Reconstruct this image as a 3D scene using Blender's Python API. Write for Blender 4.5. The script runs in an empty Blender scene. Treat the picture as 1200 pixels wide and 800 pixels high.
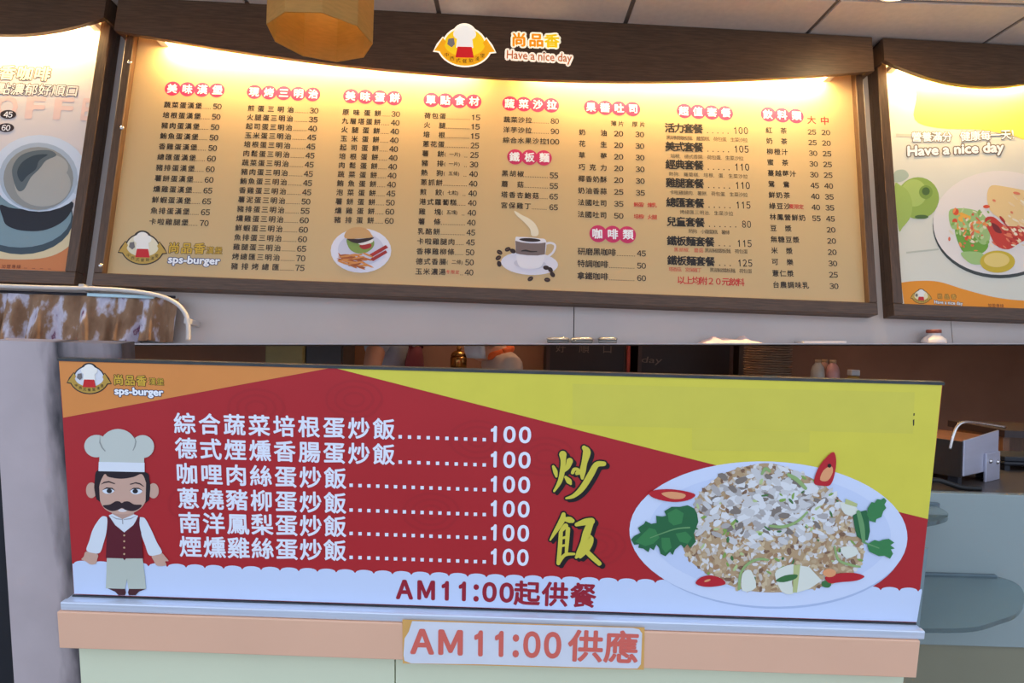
import bpy, bmesh, math, random
import numpy as np
from mathutils import Matrix, Vector
SC = bpy.context.scene
COL = SC.collection
R_ = random.Random(7)

# ---------------------------------------------------------------- camera, sky, exposure
FOC = 700.0                                   # focal length in pixels of the 1200x800 frame
ROLL = math.radians(1.8)
EYE = np.array([0.0, 0.0, 1.5])
CAMX = np.array([math.cos(ROLL), 0, math.sin(ROLL)])
CAMD = np.array([math.sin(ROLL), 0, -math.cos(ROLL)])
CAMF = np.array([0.0, 1.0, 0.0])
cam_data = bpy.data.cameras.new('camera')
cam = bpy.data.objects.new('camera', cam_data)
COL.objects.link(cam)
cam_data.sensor_fit = 'HORIZONTAL'
cam_data.sensor_width = 36
cam_data.lens = FOC / 1200 * 36
cam_data.clip_start = 0.05
_m = np.eye(4)
_m[:3, 0], _m[:3, 1], _m[:3, 2], _m[:3, 3] = CAMX, -CAMD, -CAMF, EYE
cam.matrix_world = Matrix(_m.tolist())
SC.camera = cam

world = bpy.data.worlds.new('overcast_sky')
SC.world = world
world.use_nodes = True
bgn = world.node_tree.nodes['Background']
bgn.inputs[0].default_value = (0.68, 0.79, 1.0, 1)
bgn.inputs[1].default_value = 1.25
SC.view_settings.view_transform = 'Standard'
SC.view_settings.look = 'None'
SC.view_settings.gamma = 1
SC.view_settings.use_curve_mapping = False
SC.view_settings.exposure = 0.35
TUBE_WATT = 240.0                                # emission of the warm tubes inside the board headers
DOWNLIGHT = 60.0


# ---------------------------------------------------------------- frames
def ray(x, y):
    return CAMX * ((x - 600) / FOC) + CAMD * ((y - 400) / FOC) + CAMF


def at(x, y, Y):
    """world point seen at photo pixel x,y at the distance Y from the street line"""
    d = ray(x, y)
    return EYE + d * (Y / d[1])


class Frame:
    """a flat surface of the place: origin, right, up and outward axes"""
    def __init__(s, O, U, V, N):
        s.O, s.U, s.V, s.N = [np.array(q, float) for q in (O, U, V, N)]

    def px(s, x, y, n=0.0):
        d = ray(x, y)
        t = ((s.O + n * s.N - EYE) @ s.N) / (d @ s.N)
        p = EYE + t * d - s.O
        return np.array([p @ s.U, p @ s.V])

    def w(s, u, v, n=0.0):
        return s.O + u * s.U + v * s.V + n * s.N

    def sub(s, u, v, n=0.0):
        return Frame(s.w(u, v, n), s.U, s.V, s.N)

    def mat(s):
        m = np.eye(4)
        m[:3, 0], m[:3, 1], m[:3, 2], m[:3, 3] = s.U, s.V, s.N, s.O
        return Matrix(m.tolist())


def ortho(O, U, V):
    U = np.array(U, float); U /= np.linalg.norm(U)
    V = np.array(V, float); V -= U * (V @ U); V /= np.linalg.norm(V)
    return Frame(O, U, V, np.cross(U, V))


WALL = ortho((-0.1, 3.3, 2.4585), (0.9993, 0.0385, -0.0036), (-0.0022, 0.15, 0.9887))
SIGN = ortho((-0.0342, 1.45, 1.1305), (0.9999, -0.0155, 0.0049), (-0.0067, -0.117, 0.9931))
CEIL_Z = 3.2935


# ---------------------------------------------------------------- materials
def lin(c):
    return tuple(((v / 255) / 12.92 if v <= 10 else ((v / 255 + 0.055) / 1.055) ** 2.4) for v in c)


MATS = {}


def M(name, rgb=(200, 200, 200), rough=0.6, metal=0.0, var=0.06, scale=14.0, stretch=(1, 1, 1), emit=0.0,
      bump=0.0, alpha=1.0, trans=0.0, ior=1.45, subs=0.0, coat=0.0):
    if name in MATS:
        return MATS[name]
    m = bpy.data.materials.new(name)
    m.use_nodes = True
    nt = m.node_tree
    b = nt.nodes['Principled BSDF']
    c = lin(rgb)
    b.inputs['Base Color'].default_value = (*c, 1)
    b.inputs['Roughness'].default_value = rough
    b.inputs['Metallic'].default_value = metal
    b.inputs['IOR'].default_value = ior
    b.inputs['Alpha'].default_value = alpha
    b.inputs['Transmission Weight'].default_value = trans
    b.inputs['Coat Weight'].default_value = coat
    if emit:
        b.inputs['Emission Color'].default_value = (*c, 1)
        b.inputs['Emission Strength'].default_value = emit
    if var or bump:
        tc = nt.nodes.new('ShaderNodeTexCoord')
        mp = nt.nodes.new('ShaderNodeMapping')
        mp.inputs['Scale'].default_value = stretch
        nz = nt.nodes.new('ShaderNodeTexNoise')
        nz.inputs['Scale'].default_value = scale
        nz.inputs['Detail'].default_value = 4
        nt.links.new(tc.outputs['Object'], mp.inputs[0])
        nt.links.new(mp.outputs[0], nz.inputs['Vector'])
        if var:
            mr = nt.nodes.new('ShaderNodeMapRange')
            mr.inputs['From Min'].default_value = 0.3
            mr.inputs['From Max'].default_value = 0.7
            mr.inputs['To Min'].default_value = 1 - var
            mr.inputs['To Max'].default_value = 1 + var
            hs = nt.nodes.new('ShaderNodeHueSaturation')
            hs.inputs['Color'].default_value = (*c, 1)
            nt.links.new(nz.outputs[0], mr.inputs[0])
            nt.links.new(mr.outputs[0], hs.inputs['Value'])
            nt.links.new(hs.outputs[0], b.inputs['Base Color'])
        if bump:
            bp = nt.nodes.new('ShaderNodeBump')
            bp.inputs['Strength'].default_value = bump
            bp.inputs['Distance'].default_value = 0.01
            nt.links.new(nz.outputs[0], bp.inputs['Height'])
            nt.links.new(bp.outputs[0], b.inputs['Normal'])
    MATS[name] = m
    return m


def two_tone(name, a, b_, scale, lo, hi, rough=0.6, stretch=(1, 1, 1), c3=None, kind='noise'):
    """noise-driven mix of two or three print/dirt colours"""
    m = M(name, a, rough, var=0)
    nt = m.node_tree
    b = nt.nodes['Principled BSDF']
    tc = nt.nodes.new('ShaderNodeTexCoord')
    mp = nt.nodes.new('ShaderNodeMapping')
    mp.inputs['Scale'].default_value = stretch
    nz = nt.nodes.new('ShaderNodeTexNoise')
    nz.inputs['Scale'].default_value = scale
    nz.inputs['Detail'].default_value = 5
    rp = nt.nodes.new('ShaderNodeValToRGB')
    rp.color_ramp.elements[0].position = lo
    rp.color_ramp.elements[0].color = (*lin(a), 1)
    rp.color_ramp.elements[1].position = hi
    rp.color_ramp.elements[1].color = (*lin(b_), 1)
    if c3:
        e = rp.color_ramp.elements.new(min(0.99, hi + 0.08))
        e.color = (*lin(c3), 1)
    nt.links.new(tc.outputs['Object'], mp.inputs[0])
    nt.links.new(mp.outputs[0], nz.inputs['Vector'])
    nt.links.new(nz.outputs[0], rp.inputs[0])
    nt.links.new(rp.outputs[0], b.inputs['Base Color'])
    return m


wood = M('dark_wood', (88, 64, 46), 0.45, var=0.28, scale=5, stretch=(2.2, 26, 26))
woodv = M('dark_wood_upright', (88, 64, 46), 0.45, var=0.28, scale=5, stretch=(26, 2.2, 26))
plaster = M('white_wall_paint', (194, 182, 174), 0.6, var=0.03, scale=3)
ceil_m = M('ceiling_tile_paint', (232, 214, 200), 0.8, var=0.04, scale=30)
seam_m = M('ceiling_grid_grey', (128, 116, 108), 0.6)
white_ink = M('white_ink', (244, 244, 246), 0.5, var=0)
black_ink = M('black_ink', (30, 24, 22), 0.5, var=0)
brown_ink = M('dark_brown_ink', (44, 30, 18), 0.5, var=0)
red_ink = M('red_ink', (200, 40, 36), 0.5, var=0)


# ---------------------------------------------------------------- object helpers
def link(o, parent=None):
    COL.objects.link(o)
    if parent is not None:
        o.parent = parent
    return o


def thing(name, label, cat, frame=None, loc=None, rotz=0.0, group=None, kind=None):
    o = bpy.data.objects.new(name, None)
    o.empty_display_size = 0.05
    link(o)
    if frame is not None:
        o.matrix_world = frame.mat()
    else:
        o.location = loc
        o.rotation_euler = (0, 0, rotz)
    return tag(o, label, cat, group, kind)


def tag(o, label=None, cat=None, group=None, kind=None):
    if label: o['label'] = label
    if cat: o['category'] = cat
    if group: o['group'] = group
    if kind: o['kind'] = kind
    return o


def mesh_obj(name, verts, faces, mat, parent=None, smooth=False, frame=None, bevel=0.0):
    me = bpy.data.meshes.new(name)
    me.from_pydata([tuple(map(float, v)) for v in verts], [], faces)
    me.update()
    if smooth:
        me.polygons.foreach_set('use_smooth', [True] * len(me.polygons))
    me.materials.append(mat)
    o = bpy.data.objects.new(name, me)
    link(o, parent)
    if frame is not None and parent is None:
        o.matrix_world = frame.mat()
    if bevel:
        md = o.modifiers.new('bevel', 'BEVEL')
        md.width = bevel
        md.segments = 2
        md.limit_method = 'ANGLE'
    return o


BOXF = [(0, 3, 2, 1), (4, 5, 6, 7), (0, 1, 5, 4), (1, 2, 6, 5), (2, 3, 7, 6), (3, 0, 4, 7)]


def box_vf(a, b):
    (x0, y0, z0), (x1, y1, z1) = a, b
    return [(x0, y0, z0), (x1, y0, z0), (x1, y1, z0), (x0, y1, z0), (x0, y0, z1), (x1, y0, z1), (x1, y1, z1), (x0, y1, z1)], BOXF


def box(name, a, b, mat, parent=None, bevel=0.0, frame=None):
    v, f = box_vf(a, b)
    return mesh_obj(name, v, f, mat, parent, frame=frame, bevel=bevel)


def prism_vf(pts, n0, n1):
    k = len(pts)
    v = [(p[0], p[1], n0) for p in pts] + [(p[0], p[1], n1) for p in pts]
    area = sum(pts[i][0] * pts[(i + 1) % k][1] - pts[(i + 1) % k][0] * pts[i][1] for i in range(k))
    f = [tuple(range(k - 1, -1, -1)), tuple(range(k, 2 * k))]
    f += [(i, (i + 1) % k, k + (i + 1) % k, k + i) for i in range(k)]
    if area < 0:
        f = [tuple(reversed(q)) for q in f]
    return v, f


def prism(name, pts, n0, n1, mat, parent=None, frame=None, bevel=0.0):
    v, f = prism_vf(pts, n0, n1)
    return mesh_obj(name, v, f, mat, parent, frame=frame, bevel=bevel)


def lathe_vf(prof, seg=24, cx=0, cy=0, closed_top=True, sx=1, sy=1):
    v, f = [], []
    for r, z in prof:
        for i in range(seg):
            a = 2 * math.pi * i / seg
            v.append((cx + r * sx * math.cos(a), cy + r * sy * math.sin(a), z))
    for j in range(len(prof) - 1):
        for i in range(seg):
            k = (i + 1) % seg
            f.append((j * seg + i, j * seg + k, (j + 1) * seg + k, (j + 1) * seg + i))
    f.append(tuple(range(seg - 1, -1, -1)))
    if closed_top:
        f.append(tuple(range((len(prof) - 1) * seg, len(prof) * seg)))
    return v, f


def tube_vf(path, r, seg=10):
    P = [Vector(map(float, p)) for p in path]
    v, f = [], []
    prev = None
    for i, p in enumerate(P):
        t = (P[min(i + 1, len(P) - 1)] - P[max(i - 1, 0)]).normalized()
        if prev is None:
            a = t.orthogonal().normalized()
        else:
            a = (prev - t * prev.dot(t)).normalized()
        prev = a
        b = t.cross(a)
        for k in range(seg):
            th = 2 * math.pi * k / seg
            q = p + (a * math.cos(th) + b * math.sin(th)) * r
            v.append(tuple(q))
    for i in range(len(P) - 1):
        for k in range(seg):
            l = (k + 1) % seg
            f.append((i * seg + k, i * seg + l, (i + 1) * seg + l, (i + 1) * seg + k))
    f.append(tuple(range(seg - 1, -1, -1)))
    f.append(tuple(range((len(P) - 1) * seg, len(P) * seg)))
    return v, f


def join_vf(*parts):
    v, f = [], []
    for pv, pf in parts:
        k = len(v)
        v += list(pv)
        f += [tuple(i + k for i in q) for q in pf]
    return v, f


def spline(pts, sub=6, closed=True):
    """Catmull-Rom through the points"""
    P = [np.array(p, float) for p in pts]
    n = len(P)
    out = []
    for i in range(n if closed else n - 1):
        g = lambda k: P[(i + k) % n] if closed else P[min(max(i + k, 0), n - 1)]
        p0, p1, p2, p3 = g(-1), g(0), g(1), g(2)
        for s in range(sub):
            t = s / sub
            out.append(0.5 * ((2 * p1) + (p2 - p0) * t + (2 * p0 - 5 * p1 + 4 * p2 - p3) * t * t + (3 * p1 - p0 - 3 * p2 + p3) * t ** 3))
    if not closed:
        out.append(P[-1])
    return out


def ell(cx, cy, rx, ry, k=28, rot=0.0):
    c, s = math.cos(rot), math.sin(rot)
    return [(cx + rx * math.cos(a) * c - ry * math.sin(a) * s, cy + rx * math.cos(a) * s + ry * math.sin(a) * c)
            for a in [2 * math.pi * i / k for i in range(k)]]


# ---------------------------------------------------------------- lettering
_gc = {}
RES = [2]                                       # curve steps of the letter outlines


def glyph(body):
    key = (body, RES[0])
    if key in _gc:
        return _gc[key]
    c = bpy.data.curves.new('lettering', 'FONT')
    c.body = body
    c.resolution_u = RES[0]
    c.fill_mode = 'FRONT'
    o = bpy.data.objects.new('lettering', c)
    COL.objects.link(o)
    dg = bpy.context.evaluated_depsgraph_get()
    me = bpy.data.meshes.new_from_object(o.evaluated_get(dg))
    v = np.array([q.co[:2] for q in me.vertices]) if len(me.vertices) else np.zeros((0, 2))
    f = [tuple(p.vertices) for p in me.polygons]
    bpy.data.objects.remove(o)
    bpy.data.meshes.remove(me)
    bpy.data.curves.remove(c)
    _gc[key] = (v, f)
    return _gc[key]


_ref = glyph('國')[0]
REF_LO, REF_HI = _ref.min(0), _ref.max(0)
CAP = glyph('H')[0].max(0)[1]
CAP_W = glyph('Ｈ')[0].max(0)[1]
ONE = (np.array([(.21, 0), (.30, 0), (.30, CAP_W), (.235, CAP_W), (.19, CAP_W * .88), (.07, CAP_W * .8), (.07, CAP_W * .69), (.21, CAP_W * .76)]), [(0, 1, 2, 7), (7, 2, 3, 4), (7, 4, 5, 6)])


class Ink:
    """one flat layer of print, collected and built as one mesh"""
    def __init__(s, name, mat, parent, frame, n):
        s.name, s.mat, s.parent, s.frame, s.n = name, mat, parent, frame, n
        s.v, s.f = [], []

    def poly2(s, pts, dn=0.0):
        k = len(s.v)
        pts = [tuple(p) for p in pts]
        ar = sum(pts[i][0] * pts[(i + 1) % len(pts)][1] - pts[(i + 1) % len(pts)][0] * pts[i][1] for i in range(len(pts)))
        if ar < 0:
            pts = pts[::-1]
        s.v += [(p[0], p[1], s.n + dn) for p in pts]
        s.f.append(tuple(range(k, k + len(pts))))

    def poly(s, pts, dn=0.0):
        s.poly2([s.frame.px(*p, s.n) for p in pts], dn)

    def put(s, gv, gf, A, ex, ey, copies=((0, 0),)):
        for c_i, (dx, dy) in enumerate(copies):
            k = len(s.v)
            for x, y in gv:
                p = A + ex * (x + dx) + ey * (y + dy)
                s.v.append((p[0], p[1], s.n + c_i * 1.6e-5))
            s.f += [tuple(i + k for i in q) for q in gf]

    def build(s, smooth=False):
        if not s.v:
            return None
        return mesh_obj(s.name, s.v, s.f, s.mat, s.parent)


def ring(b, k=8):
    if not b:
        return ((0, 0),)
    return [(0, 0)] + [(b * math.cos(2 * math.pi * i / k), b * math.sin(2 * math.pi * i / k)) for i in range(k)]


def cjk_uv(ink, text, A, B, h, bold=0.0, aspect=1.0, k=4, shear=0.0):
    A, B = np.array(A), np.array(B)
    d = (B - A) / np.linalg.norm(B - A)
    e = np.array([-d[1], d[0]])
    sc = h / (REF_HI[1] - REF_LO[1])
    w = (REF_HI[0] - REF_LO[0]) * sc * aspect
    L = np.linalg.norm(B - A)
    n = len(text)
    for i, ch in enumerate(text):
        if ch in ' 　':
            continue
        c = A + d * (w / 2 + (L - w) * (i / (n - 1) if n > 1 else 0.5))
        gv, gf = glyph(ch)
        mid = (REF_LO + REF_HI) / 2
        ink.put(gv - mid, gf, c, d * sc * aspect, e * sc + d * sc * shear, ring(bold, k))


def cjk(ink, text, p0, p1, hpx, bold=0.0, aspect=1.0, k=4, shear=0.0):
    fr, n = ink.frame, ink.n
    A, B = fr.px(*p0, n), fr.px(*p1, n)
    h = np.linalg.norm(fr.px(p0[0], p0[1] + hpx / 2, n) - fr.px(p0[0], p0[1] - hpx / 2, n))
    cjk_uv(ink, text, A, B, h, bold, aspect, k, shear)


def lat_uv(ink, text, A, B, h, bold=0.0, k=6, shear=0.0, track=0.0):
    A, B = np.array(A), np.array(B)
    L = np.linalg.norm(B - A)
    d = (B - A) / L
    e = np.array([-d[1], d[0]])
    if all(ch in '0123456789:AM' for ch in text):
        runs, x = [], 0.0
        for ch in text:
            gv, gf = ONE if ch == '1' else glyph(chr(ord(ch) + 0xFEE0))
            lo, hi = gv.min(0), gv.max(0)
            if ch.isdigit():
                adv, off = .58 + track, .29 - (lo[0] + hi[0]) / 2 - (.02 if ch == '1' else 0)
            else:
                adv, off = hi[0] - lo[0] + .10 + track, .05 - lo[0]
            runs.append((gv + [x + off, 0], gf))
            x += adv
        lo = min(r_[0].min(0)[0] for r_ in runs)
        hi = max(r_[0].max(0)[0] for r_ in runs)
        sx, sy = L / (hi - lo), h / CAP_W
        for gv, gf in runs:
            ink.put(gv - [lo, CAP_W / 2], gf, A, d * sx, e * sy + d * sy * shear, ring(bold, k))
        return
    gv, gf = glyph(text)
    lo, hi = gv.min(0), gv.max(0)
    sx, sy = L / (hi[0] - lo[0]), h / CAP
    ink.put(gv - [lo[0], CAP / 2], gf, A, d * sx, e * sy + d * sy * shear, ring(bold, k))


def lat(ink, text, p0, p1, hpx, bold=0.0, k=6, shear=0.0, track=0.0):
    fr, n = ink.frame, ink.n
    A, B = fr.px(*p0, n), fr.px(*p1, n)
    h = np.linalg.norm(fr.px(p0[0], p0[1] + hpx / 2, n) - fr.px(p0[0], p0[1] - hpx / 2, n))
    lat_uv(ink, text, A, B, h, bold, k, shear, track)


# ================================================================ THE SETTING
# --- upper wall with panels, leaning back a little like the boards on it
WB = WALL.sub(0, 0, -0.05)
wv = lambda u: -0.972 + (u - 0.098) * 0.0356          # lower edge of the wall
wall = tag(bpy.data.objects.new('wall_back', None), 'pale grey panelled wall carrying the menu boards', None, None, 'structure')
link(wall)
wall.matrix_world = WB.mat()
s1, s2 = WB.px(672.5, 375)[0], WB.px(1115, 385)[0]
for u0, u1 in ((-5.2, s1 - 0.003), (s1 + 0.003, s2 - 0.002), (s2 + 0.002, 5.2)):
    prism('wall_panel', [(u0, wv(u0)), (u1, wv(u1)), (u1, 1.0), (u0, 1.0)], -0.03, 0.0, plaster, wall)
prism('wall_core', [(-5.2, wv(-5.2) + .004), (5.2, wv(5.2) + .004), (5.2, 1.0), (-5.2, 1.0)], -0.12, -0.012, M('dark_joint', (92, 84, 82)), wall)
v, f = box_vf((-5.2, -.005, -.12), (5.2, .001, .13))
mesh_obj('wall_ledge', [(p[0], p[1] + wv(p[0]) - .1517 * p[2], p[2]) for p in v], f, M('ledge_white', (190, 182, 182)), wall)

# --- ceiling with separate tiles
ceiling = tag(bpy.data.objects.new('ceiling', None), 'white ceiling of large square tiles', None, None, 'structure')
link(ceiling)
ceiling.location = (0, 0, CEIL_Z)
box('ceiling_slab', (-5.3, .95, 0.012), (5.3, 5.6, 0.1), seam_m, ceiling)
TS = 1.038
tile_me = None
for i in range(-5, 5):
    for j in range(0, 3):
        x0, y0 = 0.578 + TS * i, 3.045 - TS * j
        if tile_me is None:
            t = box('ceiling_tile', (0.014, 0.014, 0), (TS - 0.014, TS - 0.014, 0.02), ceil_m, ceiling, bevel=0.004)
            tile_me = t.data
        else:
            t = bpy.data.objects.new('ceiling_tile', tile_me)
            link(t, ceiling)
        t.location = (x0, y0, 0)

# --- floor, kitchen walls
kw = M('kitchen_brown_wall', (150, 104, 78), 0.7, var=0.12, scale=2)
tag(box('floor', (-8, -6, -0.1), (8, 5.6, 0), M('street_paving', (150, 150, 148), 0.8, var=0.1), None), 'grey floor', None, None, 'structure')
tag(box('wall_kitchen', (-5.3, 5.3, 0), (5.3, 5.4, CEIL_Z), kw), 'dark brown kitchen back wall', None, None, 'structure')
for nm, x in (('wall_left', -5.3), ('wall_right', 5.2)):
    tag(box(nm, (x, 2.0, 0), (x + 0.1, 5.3, CEIL_Z), kw), 'brown side wall of the kitchen', None, None, 'structure')


# ================================================================ MENU BOARDS
def header_pts(uc, half, ve, vm, top, k=40):
    pts = []
    for i in range(k + 1):
        t = -1 + 2 * i / k
        pts.append((uc + half * t, vm + (ve - vm) * t * t))
    return pts + [(uc + half, top), (uc - half, top)]


tube_m = M('warm_tube_glow', (255, 218, 150), 0.4, var=0, emit=TUBE_WATT)


def menu_board(name, label, uc, half_in, rail, paper, ve, vm, vt):
    """brown framed board with a bowed light header; n = 0 is the printed sheet"""
    fr = WALL.sub(uc, -0.76, 0)
    t = thing(name, label, 'menu board', fr)
    D = 0.76
    hi = half_in
    ho = half_in + rail
    box('back_box', (-ho, 0, -0.05), (ho, D + 0.83, -0.02), wood, t)
    sheet = box('printed_sheet', (-hi - .01, 0.06, -0.02), (hi + .01, D + 0.80, 0.0), paper, t)
    box('frame_rail', (-ho, 0, -0.02), (ho, 0.068, 0.04), wood, t, bevel=0.004)
    box('frame_rail', (-ho, 0.068, -0.02), (-hi, D + 0.80, 0.04), woodv, t, bevel=0.004)
    box('frame_rail', (hi, 0.068, -0.02), (ho, D + 0.80, 0.04), woodv, t, bevel=0.004)
    pts = header_pts(0, ho + 0.012, D + ve, D + vm, D + 0.828)
    hdr = prism('header', pts, 0.095, 0.12, wood, t)
    for sgn in (-1, 1):
        e = sgn * (ho + 0.012)
        prism('header_cheek', [(e, D + ve + .01), (e - sgn * 0.02, D + ve + .01), (e - sgn * 0.02, D + 0.828), (e, D + 0.828)], -0.05, 0.095, woodv, t)
    box('header_top', (-ho - .012, D + 0.81, -0.05), (ho + .012, D + 0.828, 0.095), wood, t)
    runs = ((-hi + .17, -.14), (.14, hi - .17)) if hi > 1 else ((-hi + .06, hi - .06),)
    for a_, b_ in runs:
        v, f = tube_vf([(a_, D + vt, 0.055), (b_, D + vt, 0.055)], 0.013, 10)
        mesh_obj('light_tube', v, f, tube_m, t, smooth=True)
        for x_ in (a_ - .02, b_ + .02):
            box('tube_holder', (x_ - .02, D + vt - .01, -.02), (x_ + .02, D + vt + .02, .066), M('white_plastic', (206, 200, 196), .4), t)
    return t, fr, sheet, hdr


paper_m = M('cream_menu_print', (208, 176, 124), 0.5, var=0.02, scale=2)
mb_t, MF, mb, mb_h = menu_board('menu_board', 'wide brown framed menu board of cream dish lists under a bowed header', 0.0, 2.027, 0.045, paper_m, 0.62, 0.462, .628)
SIDE_HI = 0.475
lb_t, LF, lb, _h = menu_board('poster_board', 'narrow brown framed light board with a big coffee cup poster', -2.69, SIDE_HI, 0.055,
                    M('pale_coffee_print', (222, 212, 208), 0.5, var=0.03, scale=2), 0.69, 0.56, .70)
rb_t, RF, rb, _h = menu_board('poster_board', 'narrow brown framed light board with green apples and a salad plate', 2.69, SIDE_HI, 0.055,
                    M('pale_breakfast_print', (226, 222, 204), 0.5, var=0.03, scale=2), 0.69, 0.56, .70)
LAY = 0.0006
screw = M('chrome', (210, 205, 200), 0.25, 1.0, var=0)
for x, y in ((152, 73), (143, 150), (118, 311)):
    c = MF.px(x, y, 0.04)
    v, f = lathe_vf([(0.012, 0.04), (0.012, 0.043), (0.006, 0.048)], 12, c[0], c[1])
    mesh_obj('frame_screw', v, f, screw, mb_t, smooth=True)

# ---------------- lettering of the middle board
pink = M('pink_badge_ink', (206, 44, 96), 0.5, var=0)
HEADS = [('美味漢堡', (202.3, 103.8), (254.2, 105.8), 9.2), ('現烤三明治', (298.3, 107.7), (366.5, 110.5), 9.0),
         ('美味蛋餅', (411.3, 112.5), (461.9, 115), 9.2), ('單點食材', (505.5, 117), (555, 119), 9.2),
         ('蔬菜沙拉', (597.8, 121.3), (646, 123.4), 9.2), ('鐵板麵', (603.8, 183.8), (637.2, 185), 9.5),
         ('果醬吐司', (693.3, 125.5), (741.3, 127.7), 9.0), ('咖啡類', (701, 273.8), (735, 275), 10.3),
         ('超值套餐', (802, 130), (850, 132.5), 9.0), ('飲料類', (900.5, 134), (932.7, 136), 9.0)]
for txt, a, b, r in HEADS:
    bi = Ink('heading_badge', pink, mb, MF, LAY)
    ti = Ink('heading_lettering', white_ink, mb, MF, 2 * LAY)
    n = len(txt)
    for i in range(n):
        t = i / (n - 1)
        x, y = a[0] + (b[0] - a[0]) * t, a[1] + (b[1] - a[1]) * t
        rr = np.linalg.norm(MF.px(x + r, y) - MF.px(x, y))
        c = MF.px(x, y)
        bi.poly2(ell(c[0], c[1], rr, rr, 26), i * 2e-5)
    cjk(ti, txt, (a[0] - r * .62, a[1]), (b[0] + r * .62, b[1]), r * 1.06, 0.03, k=4)
    bi.build()
    ti.build()


def dots(ink, A, B, step, size):
    A, B = np.array(A), np.array(B)
    L = np.linalg.norm(B - A)
    d = (B - A) / L
    e = np.array([-d[1], d[0]])
    k = int(L / step)
    for i in range(k):
        c = A + d * (i + .5) * step
        ink.poly2([c - d * size - e * size, c + d * size - e * size, c + d * size + e * size, c - d * size + e * size])


PXU = 0.00475                                   # metres of board per photo pixel


def column(rows, fl, frt, ll, lr, name_end, price_start, h=7.0, pitch=None, bold=.022, ph=6.6, first=None):
    q = [MF.px(*p, LAY) for p in (fl, frt, ll, lr)]
    n = len(rows)
    for i, row in enumerate(rows):
        ink = Ink('dish_line', brown_ink, mb, MF, LAY)
        red = Ink('dish_note', red_ink, mb, MF, LAY)
        t = i / (n - 1)
        A = q[0] + (q[2] - q[0]) * t
        B = q[1] + (q[3] - q[1]) * t
        P = lambda s: A + (B - A) * s
        nm, price = row[0], row[1]
        H = h * PXU
        W_ = np.linalg.norm(B - A)
        if pitch:                                # free running names
            e = (len(nm) - 1) * pitch + H / W_
            cjk_uv(ink, nm, P(0), P(e), H, bold)
        else:
            e = name_end
            cjk_uv(ink, nm, P(0), P(e), H, bold)
        if len(row) > 2 and row[2]:
            note = row[2]
            isred = note[0] == '!'
            note = note.lstrip('!')
            k = len(note) * pitch * (0.62 if not isred else 0.55)
            nt_ink = red if isred else Ink('dish_note', brown_ink, mb, MF, LAY)
            cjk_uv(nt_ink, note, P(e + .02), P(e + .02 + k), H * (.72 if not isred else .6), .01)
            e = e + .02 + k
            if not isred: nt_ink.build()
        ps = price_start if len(price) < 3 else price_start - (1 - price_start) * .5
        off = np.array([0, -H * .42])
        if ps - e > .05:
            ld = Ink('leader_dots', brown_ink, mb, MF, LAY)
            dots(ld, P(e + .015) + off, P(ps - .015) + off, 2.0 * PXU, .42 * PXU)
            if ld.v: tag(ld.build(), kind='stuff')
        pi_ = Ink('dish_price', brown_ink, mb, MF, LAY)
        lat_uv(pi_, price, P(ps), P(1), ph * PXU, .02, 4)
        pi_.build()
        ink.build()
        red.build()


column([(a + '蛋漢堡' if a[0] != '卡' else a, p) for a, p in (('蔬菜', '50'), ('培根', '50'), ('豬肉', '50'), ('鮪魚', '50'), ('香雞', '50'),
        ('總匯', '60'), ('豬排', '60'), ('薯餅', '60'), ('燻雞', '65'), ('鮮蝦', '65'), ('魚排', '65'), ('卡啦雞腿堡', '70'))],
       (192.7, 122.7), (259.7, 124.9), (175.4, 259.5), (244.5, 261.5), .65, .85)
column([('煎蛋三明治', '30')] + [(a + '蛋三明治', p) for a, p in (('火腿', '35'), ('起司', '40'), ('玉米', '45'), ('培根', '45'), ('肉鬆', '45'),
        ('蔬菜', '45'), ('豬肉', '45'), ('鮪魚', '45'), ('香雞', '45'), ('薯泥', '50'), ('豬排', '55'), ('燻雞', '60'), ('鮮蝦', '60'),
        ('魚排', '60'), ('雞腿', '65'))] + [('烤總匯三明治', '70'), ('豬排烤總匯', '75')],
       (290.8, 126.8), (373.2, 129.8), (271.3, 311.8), (356.8, 314), .645, .875)
column([(a + '蛋餅', p) for a, p in (('原味', '30'), ('九層塔', '40'), ('火腿', '40'), ('玉米', '40'), ('起司', '40'), ('培根', '40'), ('肉鬆', '40'),
        ('蔬菜', '40'), ('鮪魚', '40'), ('泡菜', '45'), ('薯餅', '50'), ('燻雞', '60'), ('豬排', '60'))],
       (401.9, 131.3), (468.8, 133.8), (392, 257.5), (461.3, 258.8), .66, .85)
column([('荷包蛋', '15'), ('火　腿', '15'), ('培　根', '15'), ('蔥花蛋', '25'), ('薯　餅', '25', '(一片)'), ('豬　排', '30', '(一片)'),
        ('熱　狗', '40', '(五條)'), ('蔥抓餅', '40'), ('煎　餃', '40', '(七粒)'), ('港式蘿蔔糕', '40'), ('雞　塊', '40', '(五塊)'),
        ('薯　條', '40'), ('乳酪餅', '45'), ('卡啦雞腿肉', '45'), ('香檸雞柳條', '50'), ('德式香腸', '50', '(二條)'), ('玉米濃湯', '40', '!冬限定')],
       (497.7, 135.5), (562.8, 137.7), (487.2, 318), (554.7, 319.2), .4, .85, pitch=.134)
column([('蔬菜沙拉', '80'), ('洋芋沙拉', '90'), ('綜合水果沙拉', '100')],
       (590.7, 140), (655, 142), (589.8, 164), (655.4, 166.2), .5, .85, pitch=.131)
column([('黑胡椒', '55'), ('蘑　菇', '55'), ('塔香杏鮑菇', '65'), ('宮保雞丁', '65')],
       (588.4, 203), (654, 205.7), (587.5, 240.4), (653.7, 243), .5, .85, pitch=.137)
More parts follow.
